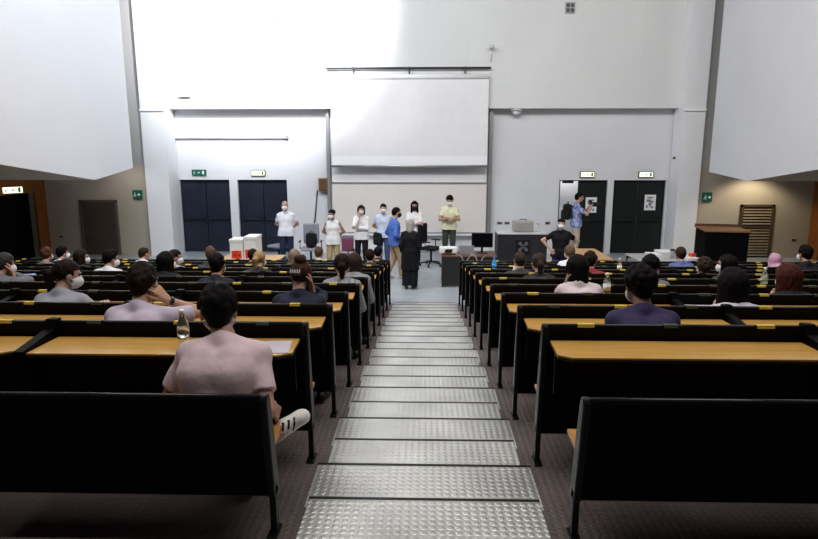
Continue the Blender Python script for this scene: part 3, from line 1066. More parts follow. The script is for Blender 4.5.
seat_at('dark-haired student beyond the blond woman', 251, 9, lean=.13, py=260, hair='short', hcol=DBR, top=(.04, .03, .05), skin=SK, mask='white')
seat_at('reddish-brown curly-haired student by the left timber portal', 43, 9, lean=.12, py=258, hair='curly', hcol=(.10, .045, .03), top=(.25, .22, .2), skin=SK, mask='white')
seat_at('man in dark shirt with short dark hair close to the aisle, left block', 369.5, 9, lean=.12, py=258, hair='short', hcol=DBR, top=(.04, .035, .07), skin=SK, mask='white')
seat_at('dark-haired man in white shirt by the left alcove', 60, 10, lean=.07, py=252, hair='thick', hcol=BLK, top=(.76, .76, .78), skin=SK, mask='white', head=(-40, 0, 0))
seat_at('short-haired man in white shirt in front of the left pillar', 141, 10, lean=.10, py=252, hair='short', hcol=(.05, .032, .025), top=(.78, .77, .79), skin=SK, mask=None, head=(-40, -4, 0), sw=.165)
seat_at('brown-haired student in the front row by the ballot boxes, curly hair up', 208.5, 11, lean=.10, py=252, hair='curly', hcol=(.13, .07, .04), top=(.4, .38, .36), skin=SK, mask='white', head=(-30, 0, 0))
seat_at('brown-haired student in light top in the front row below the woman in the sleeveless top', 318, 11, lean=.08, py=252, hair='short', hcol=(.12, .07, .045), hbig=1.08, top=(.62, .6, .52), skin=SK, mask='white', head=(-10, -5, 0))
seat_at('dark-haired student at the aisle end of the front row, left block', 377.5, 11, lean=.14, py=256, hair='short', hcol=BLK, top=(.03, .03, .05), skin=SK, mask='white', scale=.95)

# ---- right block
seat_at('man in navy T-shirt with wavy dark hair, second right-hand bench', 648, 2, lean=.13, py=290, hair='thick', hcol=BLK, top=(.050, .040, .105), skin=SKD, hbig=1.05, mask='white', head=(5, -10, 0), sw=.165, w=1.02)
seat_at('woman in black with long dark loose hair and white collar, right block', 742, 3, slump=.07, lean=.13, py=280, hair='long', hcol=BLK, hbig=1.25, top=(.7, .66, .72), skin=SK, mask='white', sleeve='long', head=(4, -6, 0))
seat_at('dark-haired woman in pinkish white shirt on the right block', 581, 4, slump=-.02, lean=.12, py=272, hair='bob', hcol=BLK, top=(.74, .62, .64), skin=SK, hbig=1.05, collar=True, mask='white', head=(22, -8, 0), sleeve='short', arms=(face_hand(-1, .1, 1.12), 'desk'))
seat_at('woman with long reddish hair at the right edge', 797, 4, slump=.06, lean=.13, py=280, hair='long', hcol=REDH, hbig=1.15, top=(.015, .015, .018), skin=SK, mask='white', sleeve='long', head=(12, -10, 0))
seat_at('dark-haired student with white mask behind the man in navy', 653, 5, lean=.12, py=265, hair='thick', hcol=BLK, hbig=1.03, top=(.2, .18, .22), skin=SK, mask='white', head=(-45, -8, 0))
seat_at('woman with brown ponytail near the aisle, right block', 540.5, 6, lean=.13, py=268, hair='ponytail', hcol=(.06, .042, .036), top=(.03, .025, .025), skin=SK, mask='white', hbig=1.06)
seat_at('dark-haired student looking left with pale hand raised, right block', 733, 6, lean=.12, py=264, hair='bob', hcol=BLK, top=(.05, .05, .05), skin=SK, mask='white', head=(55, -5, 0), arms=(face_hand(-1, .10, 1.06), 'desk'))
seat_at('cropped-haired student near aisle with a white bottle beside', 521, 7, lean=.12, py=265, hair='short', hcol=(.055, .045, .038), top=(.05, .045, .045), skin=SK, mask='white')
seat_at('dark-haired student in reddish top, right block', 592, 7, lean=.12, py=264, hair='thick', hcol=DBR, top=(.32, .03, .04), skin=SK, mask='white', head=(-15, 0, 0))
seat_at('round-haired brown student in black, right block centre', 709, 7, slump=.10, lean=.15, py=268, hair='curly', hcol=(.045, .032, .024), hbig=1.15, top=(.02, .02, .02), skin=SK, mask='white')
seat_at('person in pink patterned headscarf on the right block', 779, 9, slump=.07, lean=.12, py=262, hair='scarf', hcol=(.62, .36, .47), top=(.3, .2, .26), skin=SK, mask='white', sleeve='long', head=(10, -5, 0))
seat_at('man with black hair and dark top near the right timber portal', 807, 8, slump=-.06, lean=.06, py=258, hair='thick', hcol=BLK, hbig=1.05, top=(.015, .015, .018), skin=SK, mask='white', sleeve='long', head=(15, -4, 0))
seat_at('light-brown-haired student in white top before the black-shirted speaker', 571, 9, slump=-.05, lean=.10, py=256, hair='short', hcol=(.16, .11, .08), hbig=1.06, top=(.8, .79, .8), skin=SK, mask='white', head=(10, 0, 0))
seat_at('brown-haired student in blue shirt by the white paper stack', 683, 9, slump=-.03, lean=.12, py=258, hair='short', hcol=(.05, .032, .026), hbig=1.05, top=(.14, .17, .36), skin=SK, mask='white')

# ---- people standing on the stage
def stand_at(label, pxh, Y, J, **kw):
    X = at(pxh, 235, Y).x
    rz = kw.pop('rz', math.pi)
    return figure(label, (X, Y, 0), rz, J, group='people standing on the stage', **kw)
BEH = lambda q: ((q * .07, -.17, .98), (q * 1., -.1, 0), 'relax', (0, -1, 0), (-q * .5, .1, -.6))
DOWN = lambda q: ((q * .25, .03, .90), (q * .4, -1, 0), 'relax', (q, 0, .2), (0, .1, -1))
CROSS = lambda q, z=1.16: ((-q * .06, .20, z), (q * .9, -.1, -.5), 'relax', (0, .8, .5), (-q * 1, .1, .15))
CHIN = lambda q: ((q * .045, .17, 1.40), (q * .6, .1, -.9), 'relax', (q * .3, .9, .1), (-q * .1, .0, 1))
stand_at('bald man in white short-sleeved shirt and jeans, hands behind back', 286.5, 15.8, standing(.172), arms=(BEH(-1), BEH(1)), hair='bald', skin=(.55, .33, .25), top=(.80, .80, .84),
         bottom=(.02, .03, .07), mask='white', hem=-.12, scale=1.025, collar=True, w=1.15, head=(0, 0, 0))
stand_at('woman in white sleeveless top and khaki trousers, arms behind back', 333, 14.9, standing(.16), arms=(BEH(-1), BEH(1)), hair='bun', hcol=BLK, skin=SKD, top=(.80, .77, .77),
         sleeve='none', bottom=(.46, .36, .20), mask='white', hem=-.14, scale=.945, head=(-30, -5, 0), bust=True, w=.95)
stand_at('woman in white blouse and black trousers, hand at her chin', 361.5, 15.8, standing(.16), arms=(CROSS(-1, 1.12), CHIN(1)), hair='bob', hcol=DBR, skin=SK, top=(.84, .82, .83),
         sleeve='long', bottom=(.015, .015, .018), mask='white', hem=-.16, scale=.965, head=(10, -8, 0), bust=True)
stand_at('person in pale blue T-shirt and jeans holding a dark bag', 383.5, 15.8, standing(.165), arms=(DOWN(-1), BEH(1)), hair='short', hcol=BLK, skin=SK, top=(.60, .66, .80),
         sleeve='short', bottom=(.09, .12, .24), mask='white', hem=-.12, scale=.985, head=(10, 0, 0))
Jw = standing(.18, stance=.09)
Jw['AL'] = V3(-.09, -.16, .10); Jw['TL'] = V3(-.10, -.02, .04); Jw['KL'] = V3(-.09, .02, .5)
Jw['AR'] = V3(.09, .14, .09); Jw['TR'] = V3(.10, .29, .035); Jw['KR'] = V3(.09, .12, .51)
stand_at('bearded man in blue shirt and tan trousers stepping to the right', 394.5, 14.4, Jw, rz=R(-70), arms=(((-.24, .06, .92), (-.4, -1, 0), 'relax', (-1, 0, .2), (0, .2, -1)), ((.22, .16, 1.0), (.4, -1, 0), 'relax', (1, 0, .2), (0, .5, -1))),
         hair='short', hcol=BLK, skin=SK, top=(.10, .20, .55), sleeve='long', bottom=(.42, .31, .20), mask='black', hem=-.12, scale=1.0, head=(0, -4, 0), shoes=mat('pale_shoes', (.5, .48, .46), .6, noise=.05))
stand_at('woman in white blazer over black with long dark hair, arms folded', 414.5, 16.4, standing(.165), arms=(CROSS(-1, 1.17), CROSS(1, 1.13)), hair='long', hcol=BLK, skin=SK, top=(.86, .85, .86),
         sleeve='long', bottom=(.012, .012, .015), mask='black', hem=-.1, scale=1.0, head=(0, -5, 0), bust=True)
stand_at('man in pale yellow polo shirt looking at his hands by the whiteboard', 449, 17.0, standing(.172), arms=(((-.03, .24, 1.13), (-.9, -.3, -.4), 'relax', (-.2, .6, .6), (.7, .4, .2)), ((.03, .24, 1.12), (.9, -.3, -.4), 'relax', (.2, .6, .6), (-.7, .4, .2))),
         hair='thick', hcol=BLK, skin=(.5, .3, .21), top=(.80, .78, .56), sleeve='short', bottom=(.07, .075, .06), mask='white', hem=-.12, scale=1.06, head=(12, -18, 0), w=1.1, collar=True)
stand_at('grey-haired woman all in black with her back to the hall', 410, 13.33, standing(.165, stance=.085), rz=R(-8), arms=(((-.21, .06, .90), (-.2, -1, 0), 'relax', (-1, 0, .2), (0, .1, -1)), ((.16, .20, 1.03), (.3, -1, 0), 'relax', (1, 0, .2), (-.3, .7, .1))),
         hair='bob', hcol=GRYH, hbig=.98, skin=SK, top=(.005, .005, .008), sleeve='long', bottom=(.005, .005, .008), mask='white', hem=-.46, scale=.905, wide=True, w=1.15)
stand_at('person in black T-shirt with white mask standing with hand on hip before the counter', 561, 13.1, standing(.172), rz=R(170), arms=(((-.22, -.12, .98), (-.8, -.6, 0), 'relax', (-1, 0, 0), (.4, -.2, -.8)), ((.24, .06, 1.02), (1, -.1, .1), 'relax', (.8, 0, .5), (-.5, .5, -.6))),
         hair='short', hcol=BLK, skin=(.62, .40, .31), top=(.008, .009, .010), sleeve='short', bottom=(.06, .03, .16), mask='white', hem=-.12, scale=.94, head=(-8, -3, 0), w=1.12)
PLAID = mat('blue_white_plaid', (.55, .58, .75), .8, col2=(.08, .13, .42), nscale=18, stretch=(1, 1, 1))
stand_at('cameraman in blue and white shirt, beige trousers, filming to the right', 575.5, 17.3, standing(.175), rz=R(-95), arms=(((-.08, .32, 1.36), (-.6, -.1, -.8), 'grip', (0, 0, 1)), ((.08, .32, 1.36), (.6, -.1, -.8), 'grip', (0, 0, 1))),
         hair='short', hcol=BLK, skin=SK, top=(.5, .5, .7), topmat=PLAID, sleeve='short', bottom=(.55, .46, .36), mask=None, hem=-.1, scale=1.10, head=(0, -4, 0))

# ------------------------------------------------------------------ projection screen, whiteboard, rails
def pl(px0, px1, py0, py1, Y):
    a = at(px0, (py0 + py1) / 2, Y).x; b = at(px1, (py0 + py1) / 2, Y).x
    return a, b, at(409, py1, Y).z, at(409, py0, Y).z
YS = 17.85
x0, x1, zb, zt = pl(331, 488, 79, 167.5, YS)
scr = thing('projection_screen', 'large white pull-down projection screen above the whiteboard', 'projector screen', ((x0 + x1) / 2, YS, zb))
hw = (x1 - x0) / 2; hh = zt - zb
box_part('screen_fabric', -hw, hw, -.004, .004, .32, hh, M_SCREEN, scr)
box_part('border', -hw, hw, -.006, .004, .06, .32, M_SCREENB, scr)
bm = bmesh.new(); tube(bm, [(-hw - .02, 0, .04), (hw + .02, 0, .04)], .035, 12)
fin('bottom_bar', bm, M_ALU, scr, smooth=True)
bm = bmesh.new(); tube(bm, [(-hw - .0, 0, hh + .06), (hw + .0, 0, hh + .06)], .07, 14)
fin('roller_case', bm, M_SCREENB, scr, smooth=True)
zr = at(409, 68, YS).z - zb
bm = bmesh.new(); tube(bm, [(at(326, 68, YS).x - scr.location.x, 0, zr), (at(491, 68, YS).x - scr.location.x, 0, zr)], .028, 10)
for q in (-.7, 0, .7):
    bx(bm, q * hw - .03, q * hw + .03, -.03, YU - YS, zr - .03, zr + .03)
    bx(bm, q * hw - .02, q * hw + .02, -.02, .02, hh + .1, zr)
fin('hanging_rod', bm, M_DKMET, scr)
# whiteboard pair with side rails
YB = 18.16
x0, x1, zb, zt = pl(331.5, 487, 184, 232, YB)
wb = thing('whiteboard', 'wide white sliding board with grey rails under the projection screen', 'whiteboard', ((x0 + x1) / 2, YB, zb))
hw = (x1 - x0) / 2; hh = zt - zb
box_part('board', -hw + .03, hw - .03, .0, .02, 0, hh, M_WHITEBOARD, wb)
bm = bmesh.new()
bx(bm, -hw, hw, -.015, .02, hh, hh + .05); bx(bm, -hw, hw, -.015, .02, -.05, 0)
bx(bm, -hw, -hw + .03, -.015, .02, 0, hh); bx(bm, hw - .03, hw, -.015, .02, 0, hh)
fin('frame', bm, M_ALU, wb)
box_part('chalk_tray', -hw, hw, -.12, .0, -.09, -.05, M_SCREENB, wb)
z2 = at(409, 150, YB).z - zb
box_part('upper_board', -hw + .03, hw - .03, .04, .06, hh + .05, z2, M_GREYBOARD, wb)
box_part('lower_panel', -hw - .1, hw + .1, .08, .11, -zb + .08, -.09, M_GREYBOARD, wb)
for q in (-1, 1):
    box_part('rail', q * (hw + .06) - .05, q * (hw + .06) + .05, -.03, .1, -.3, at(409, 108, YB).z - zb - .02, M_GREYBAND, wb, bevel=.006)

# ------------------------------------------------------------------ small fixtures on the walls
def exit_sign(label, px, py, Y, w, h, lit, M=None, rz=0., side=None, single=False):
    p = at(px, py, Y) if side is None else side
    s = thing('exit_sign', label, 'exit sign', p, rz)
    hw, hh = w / 2, h / 2
    box_part('housing', -hw, hw, -.06, 0, -hh, hh, M_DKMET if lit else M_SIGNG, s, bevel=.006)
    box_part('face', -hw + .02, hw - .02, -.066, -.058, -hh + .02, hh - .02, M_SIGNLIT if lit else M_SIGNG, s)
    pm = M_SIGNWL if lit else M_SIGNW
    q = hh * .62
    bm = bmesh.new()
    def man(cx, mir=1):
        for (ax, az, bx_, bz, r) in ((0, .35, -.1, -.15, .16), (-.1, -.15, .25, -.45, .11), (.25, -.45, .1, -.95, .1), (-.1, -.15, -.4, -.6, .11), (-.4, -.6, -.75, -.65, .1),
                                    (0, .3, .4, .1, .09), (0, .3, -.4, .05, .09)):
            a = Vector((cx + mir * ax * q, -.068, az * q)); b = Vector((cx + mir * bx_ * q, -.068, bz * q))
            tube(bm, [a, b], r * q, 6)
        lathe(bm, [(.0, -.16 * q), (.13 * q, -.1 * q), (.16 * q, 0), (.13 * q, .1 * q), (0, .16 * q)], 8, (cx + mir * .08 * q, -.068, .72 * q))
    def arrow(cx):
        prism(bm, [(cx - .5 * q, .22 * q), (cx, .22 * q), (cx, .6 * q), (cx + .6 * q, 0), (cx, -.6 * q), (cx, -.22 * q), (cx - .5 * q, -.22 * q)], -.071, -.066, 'Y')
    man(-hw * .45 if single else -hw * .62)
    fin('running_figure', bm, pm, s)
    bm = bmesh.new()
    arrow(hw * .4 if single else 0)
    fin('arrow', bm, pm, s)
    if not single:
        bm = bmesh.new()
        bx(bm, hw * .5, hw * .5 + 1.0 * q, -.071, -.066, -q, q)
        fin('doorway_mark', bm, pm, s)
    return s
exit_sign('unlit green exit sign over the furthest left door', 199.5, 172.5, YW, .42, .17, False)
exit_sign('lit exit sign above the second left door', 258.5, 173, YW, .42, .17, True)
exit_sign('lit exit sign above the door by the cameraman', 587, 174.5, YW, .42, .17, True)
exit_sign('lit exit sign above the furthest right door', 645.5, 174.5, YW, .42, .17, True)
exit_sign('small green exit sign on the wall of the left alcove', 138, 194.5, Ye, .26, .26, False, single=True)
exit_sign('small green exit sign on the wall of the right alcove', 706.5, 197, Ye, .26, .26, False, single=True)
xo = at(47, 215, Ye).x
exit_sign('glowing exit sign on the timber portal at the far left', 0, 0, 0, .55, .2, True, rz=R(62), side=(xo + .09, at_x(8, 190, xo).y, at_x(8, 190, xo).z))

def wall_box(name, label, cat, px, py, Y, w, h, d, m, grill=None):
    p = at(px, py, Y)
    o = thing(name, label, cat, p)
    box_part('casing', -w / 2, w / 2, -d, 0, -h / 2, h / 2, m, o, bevel=.006)
    if grill:
        bm = bmesh.new()
        for i in (-1, 1):
            for j in (-1, 1):
                bx(bm, i * w * .22 - w * .16, i * w * .22 + w * .16, -d - .005, -d, j * h * .22 - h * .16, j * h * .22 + h * .16)
        fin('grille', bm, grill, o)
    return o
wall_box('wall_vent', 'small grey square vent on the bright upper wall, left', 'vent', 274, 12, YU, .22, .25, .04, M_GREYPL, M_LTGREYPL)
wall_box('wall_vent', 'small grey square vent high on the upper wall, right', 'vent', 570, 8, YU, .26, .28, .04, M_GREYPL, M_DKMET)
wall_box('junction_box', 'white junction box high on the left of the upper wall', 'box', 185, 96, YU, .34, .07, .10, M_LTGREYPL)
p = at(516.5, 112, YU + .15)
o = thing('camera_dome', 'small white dome camera under the upper wall ledge, right of screen', 'camera', (p.x, p.y, ZL))
bm = bmesh.new(); lathe(bm, [(.16, 0), (.17, -.04), (.15, -.07)], 18); fin('base', bm, M_LTGREYPL, o, smooth=True)
bm = bmesh.new(); lathe(bm, [(.12, -.07), (.11, -.12), (.07, -.16), (0, -.175)], 18); fin('dome', bm, M_SCREENB, o, smooth=True)
p = at(491, 50, YU)
o = thing('wall_spotlight', 'small white bracket lamp above the right end of the screen rod', 'lamp', p)
bm = bmesh.new(); tube(bm, [(0, 0, -.3), (0, -.12, -.25), (0, -.16, .05)], .012, 8); fin('bracket', bm, M_ALU, o, smooth=True)
bm = bmesh.new(); lathe(bm, [(.03, .0), (.07, .04), (.07, .10), (.03, .12)], 14, (0, -.17, .0)); fin('lamp_head', bm, M_LTGREYPL, o, smooth=True)
a, b = at(171, 137, YW), at(288, 138, YW)
o = thing('fluorescent_lamp', 'long thin white lamp tube on the left wall above the doors', 'lamp', ((a.x + b.x) / 2, YW, a.z))
hl = (b.x - a.x) / 2
box_part('holder', -hl, hl, -.06, 0, -.02, .03, M_LTGREYPL, o, bevel=.005)
bm = bmesh.new(); tube(bm, [(-hl + .04, -.07, -.03), (hl - .04, -.07, -.03)], .018, 10); fin('tube', bm, M_SCREENB, o, smooth=True)
box_part('end_cap', hl - .06, hl + .02, -.09, 0, -.06, .04, M_GREYPL, o, bevel=.005)
box_part('end_cap', -hl - .02, -hl + .06, -.09, 0, -.06, .04, M_LTGREYPL, o, bevel=.005)
# wooden wall speaker and its cable
p = at(324, 184.5, YW)
o = thing('wall_speaker', 'small brown wooden loudspeaker on the wall left of the whiteboard', 'speaker', p)
box_part('cabinet', -.13, .13, -.2, 0, -.19, .19, wood('speaker_wood', (.30, .15, .06), (.22, .10, .04)), o, bevel=.01)
box_part('grille', -.10, .10, -.21, -.195, -.16, .16, mat('speaker_grille', (.16, .09, .05), .8, noise=.2, nscale=60), o)
bm = bmesh.new()
a, b = at(317.5, 190, YW), at(312, 243, YW)
tube(bm, [a + Vector((0, -.03, 0)), (a + b) / 2 + Vector((.02, -.03, 0)), b + Vector((0, -.03, 0))], .018, 8)
tag(fin('wall_cable', bm, M_DKMET, smooth=True), 'dark cable hanging down the wall from the wooden loudspeaker', 'cable')
def socket(label, px, py, Y, w=.16, h=.10):
    o = thing('wall_socket', label, 'socket', at(px, py, Y))
    box_part('plate', -w / 2, w / 2, -.015, 0, -h / 2, h / 2, M_LTGREYPL, o, bevel=.004)
    bm = bmesh.new()
    for i in (-1, 0, 1):
        bx(bm, i * w * .27 - w * .11, i * w * .27 + w * .11, -.02, -.014, -h * .3, h * .3)
    fin('sockets', bm, M_BLKPL, o)
socket('wall socket plate left of the grey box over the lectern, nearest whiteboard', 499.5, 223, YW, .17, .1)
socket('second wall socket plate, just left of the grey box', 507, 223, YW, .17, .1)
socket('wall socket plate right of the grey box', 547.5, 223, YW, .15, .1)
socket('small dark socket on the left alcove wall', 61.5, 236.5, Ye, .16, .10)
socket('small dark socket on the right alcove wall by the louvre', 793.5, 240, Ye, .16, .10)
socket('tiny sensor on the right pillar', 674, 158, 17.25, .08, .08)
# notices on the right-hand doors
for lab, px, py in (('white paper notice on the door beside the cameraman', 591, 205), ('white paper notice on the furthest right door', 650, 202.5)):
    o = thing('paper_notice', lab, 'notice', at(px, py, YW + .11))
    box_part('sheet', -.165, .165, -.004, 0, -.23, .23, M_PAPER, o)
    bm = bmesh.new()
    for (u0, u1, v0, v1) in ((-.09, .08, .12, .16), (-.10, -.02, .02, .09), (.02, .10, .0, .05), (-.05, .05, -.06, -.02), (-.11, -.06, -.16, -.08), (.04, .10, -.17, -.11), (-.02, .02, -.14, .1)):
        bx(bm, u0, u1, -.006, -.003, v0, v1)
    fin('print', bm, M_INK, o)

# ------------------------------------------------------------------ stage furniture
def table(name, label, x0, x1, y0, y1, h, mtop, mleg, panel=False, inset=.04):
    o = thing(name, label, 'table', ((x0 + x1) / 2, (y0 + y1) / 2, 0))
    hx, hy = (x1 - x0) / 2, (y1 - y0) / 2
    box_part('table_top', -hx, hx, -hy, hy, h - .03, h, mtop, o, bevel=.005)
    if panel:
        box_part('front_panel', -hx + .01, hx - .01, -hy + .015, -hy + .04, .04, h - .03, mleg, o)
        for q in (-1, 1):
            box_part('side_panel', q * (hx - .03) - .015, q * (hx - .03) + .015, -hy + .04, hy - .02, 0, h - .03, mleg, o)
    else:
        for qx in (-1, 1):
            for qy in (-1, 1):
                bm = bmesh.new(); tube(bm, [(qx * (hx - inset), qy * (hy - inset), 0), (qx * (hx - inset), qy * (hy - inset), h - .03)], .02, 8)
                fin('leg', bm, mleg, o, smooth=True)
        bm = bmesh.new()
        bx(bm, -hx + inset, hx - inset, -hy + inset - .01, -hy + inset + .01, h - .1, h - .03); bx(bm, -hx + inset, hx - inset, hy - inset - .01, hy - inset + .01, h - .1, h - .03)
        fin('apron', bm, mleg, o)
    return o
DX0, DX1 = at(441.5, 270, 13.5).x, at(497, 270, 13.5).x
M_DESKP = mat('desk_panel_grey', (.030, .031, .031), .5, noise=.1)
table('teacher_desk', 'dark grey teacher desk with reddish wood top right of the aisle end', DX0, DX1, 13.5, 14.25, .72, M_WOODDK, M_DESKP, True)
# monitor
o = thing('computer_monitor', 'black flat computer monitor on the teacher desk', 'monitor', (at(482, 247, 13.95).x, 13.95, .72))
box_part('stand_base', -.12, .12, -.09, .09, 0, .015, M_BLKPL, o, bevel=.004)
box_part('stand_neck', -.025, .025, .0, .03, .01, .2, M_BLKPL, o)
mm = box_part('housing', -.24, .24, -.03, .02, .13, .46, M_BLKPL, o, bevel=.008)
box_part('display', -.225, .225, -.034, -.029, .15, .445, M_SCREENOFF, o)
# projector, paper stack, laptop-like device, cables
o = thing('projector', 'white projector with dark lens on the left of the teacher desk', 'projector', (at(448, 253, 13.9).x, 13.85, .72))
box_part('body', -.2, .2, -.15, .15, .02, .15, M_WHITE, o, bevel=.02)
bm = bmesh.new(); prism(bm, [(-.09, .04), (.07, .04), (.10, .12), (-.06, .12)], -.158, -.149, 'Y'); fin('vent', bm, M_BLKPL, o)
o = thing('laptop', 'grey open laptop on the teacher desk between projector and monitor', 'laptop', (at(466, 253, 13.9).x, 13.9, .72))
box_part('base', -.17, .17, -.12, .12, 0, .018, M_GREYPL, o, bevel=.004)
box_part('lid', -.17, .17, -.125, -.112, .012, .22, M_GREYPL, o, M=Matrix.Rotation(R(8), 4, 'X'), bevel=.004)
for i, (lab, p0) in enumerate((('pale cable draped over the front edge of the teacher desk, left', 460), ('pale cable draped over the front edge of the teacher desk, right', 474))):
    x = at(p0, 256, 13.5).x
    bm = bmesh.new(); tube(bm, [(x - .1, 13.7, .735), (x, 13.52, .735), (x + .04, 13.475, .70), (x + .07, 13.47, .62), (x + .14, 13.47, .60), (x + .2, 13.475, .69), (x + .26, 13.55, .735)], .007, 6)
    tag(fin('cable', bm, M_LTGREYPL, smooth=True), lab, 'cable')
# lectern counter with emblem, box on top
LX0, LX1 = at(497.5, 245, 14.7).x, at(547, 245, 14.7).x
M_LECT = mat('lectern_anthracite', (.034, .034, .042), .5, noise=.1)
lc = thing('lectern_counter', 'dark anthracite counter with a cross emblem plate, right of the monitor', 'counter', ((LX0 + LX1) / 2, 14.7, 0))
hx = (LX1 - LX0) / 2
LH = at(409, 233, 14.7).z
box_part('counter_top', -hx, hx, -.01, .62, LH - .03, LH, M_LTGREYPL, lc, bevel=.006)
box_part('front_panel', -hx, hx, 0, .03, 0, LH - .03, M_LECT, lc)
for q in (-1, 1):
    box_part('side_panel', q * (hx - .015) - .015, q * (hx - .015) + .015, .03, .6, 0, LH - .03, M_LECT, lc)
pe = at(523, 246.5, 14.7)
ex, ez = pe.x - lc.location.x, pe.z
em = box_part('emblem_plate', ex - .17, ex + .17, -.02, 0, ez - .18, ez + .18, M_BLKPL, lc, bevel=.01)
bm = bmesh.new()
for a in (45, 135, 225, 315):
    Mx = Matrix.Translation((ex, -.024, ez)) @ Matrix.Rotation(R(a), 4, 'Y')
    vs = prism(bm, [(.015, -.012), (.13, -.045), (.15, .0), (.13, .045), (.015, .012)], -.004, .004, 'Y')
    bmesh.ops.transform(bm, matrix=Mx, verts=vs)
ee = fin('emblem', bm, mat('emblem_grey', (.16, .16, .175), .5, noise=.05), em)
ee['label'] = 'grey cross-shaped emblem'
o = thing('equipment_box', 'beige-grey equipment box on the anthracite counter', 'box', (at(523, 228, 15.0).x, 15.05, LH))
bxw = (at(533, 228, 15.0).x - at(513, 228, 15.0).x) / 2
box_part('casing', -bxw, bxw, -.15, .15, .01, .26, mat('beige_plastic', (.40, .38, .34), .5, noise=.06), o, bevel=.015)
bm = bmesh.new(); tube(bm, [(-.08, 0, .26), (-.08, 0, .30), (.08, 0, .30), (.08, 0, .26)], .01, 8); fin('handle', bm, M_DKMET, o, smooth=True)
bm = bmesh.new()
for i in range(5): bx(bm, -bxw + .04, bxw - .04, -.156, -.149, .05 + i * .035, .06 + i * .035)
fin('vent', bm, M_GREYPL, o)
o = thing('microphone', 'small white gooseneck microphone on the counter', 'microphone', (at(539, 230, 15.0).x, 15.0, LH))
bm = bmesh.new(); lathe(bm, [(.06, 0), (.06, .02), (.02, .03)], 14); fin('base', bm, M_LTGREYPL, o, smooth=True)
bm = bmesh.new(); tube(bm, [(0, 0, .02), (0, -.02, .12), (-.04, -.06, .2)], .008, 6); tube(bm, [(-.04, -.06, .2), (-.06, -.09, .23)], .018, 8); fin('gooseneck', bm, M_LTGREYPL, o, smooth=True)
# low oak table on the right, white table with papers
a, b = at_z(573, 259, .74), at_z(613, 259, .74)
table('wooden_table', 'light oak table in front of the right-hand doors', a.x, b.x, a.y, at_z(600, 248.5, .74).y, .74, M_WOODT, M_DKMET)
a, b = at_z(640, 261, .74), at_z(697, 261, .74)
t3 = table('white_table', 'pale table beside the right pillar carrying papers', a.x, b.x, a.y, a.y + 1.0, .74, mat('pale_table_top', (.45, .45, .44), .4, noise=.05), M_DKMET)
for i, (px, py, n, lab) in enumerate(((654, 257, 5, 'stack of white papers on the pale table, left'), (664, 256.5, 8, 'taller stack of white papers in the middle of the pale table'), (688, 259, 3, 'low stack of white papers at right end of pale table'))):
    p = at_z(px, py, .74)
    o = thing('paper_stack', lab, 'papers', p, R(-8 + 10 * i))
    for j in range(n):
        bm = bmesh.new(); bx(bm, -.15, .15, -.21, .21, .001 + j * .016, .014 + j * .016, Matrix.Rotation(R(rng.uniform(-5, 5)), 4, 'Z'))
        fin('paper_bundle', bm, M_PAPER, o)
p = at_z(672, 258, .74)
o = thing('jar', 'grey lidded jar on the pale table', 'jar', p)
bm = bmesh.new(); lathe(bm, [(.05, 0), (.055, .02), (.055, .14), (.045, .16)], 16); fin('body', bm, M_GREYPL, o, smooth=True)
bm = bmesh.new(); lathe(bm, [(.048, .16), (.048, .19), (.02, .2)], 16); fin('lid', bm, M_DKMET, o, smooth=True)
p = at_z(692, 258.5, .74)
o = thing('gift_box', 'small red box on the pale table by the papers', 'box', p, R(20))
box_part('carton', -.06, .06, -.05, .05, 0, .09, M_RED, o, bevel=.005); box_part('lid', -.064, .064, -.054, .054, .09, .11, M_RED, o, bevel=.005)
# wooden cabinet on the right
o = thing('cabinet', 'black cabinet with light wooden top beside the right pillar', 'cabinet', (at(724.5, 245, 14.3).x, 14.45, 0), R(-10))
CH = at(727, 230.5, 14.1).z
M_CABI = mat('black_cabinet', (.005, .004, .0045), .7, spec=.15, noise=.15)
bm = bmesh.new(); bx(bm, -.46, .46, -.38, .5, .0, CH - .04); fin('carcass', bm, M_CABI, o, bevel=.006)
box_part('cabinet_top', -.49, .49, -.41, .55, CH - .04, CH, wood('cabinet_top_oak', (.36, .20, .09), (.28, .15, .065)), o, bevel=.006)
bm = bmesh.new(); bx(bm, -.45, -.01, -.395, -.378, .06, CH - .07); fin('door', bm, M_CABI, o)
bm = bmesh.new(); bx(bm, .01, .45, -.395, -.378, .06, CH - .07); fin('door', bm, M_CABI, o)
bm = bmesh.new(); bx(bm, -.49, .49, .5, .54, CH, CH + .05); fin('upstand', bm, M_WOODDK, o)
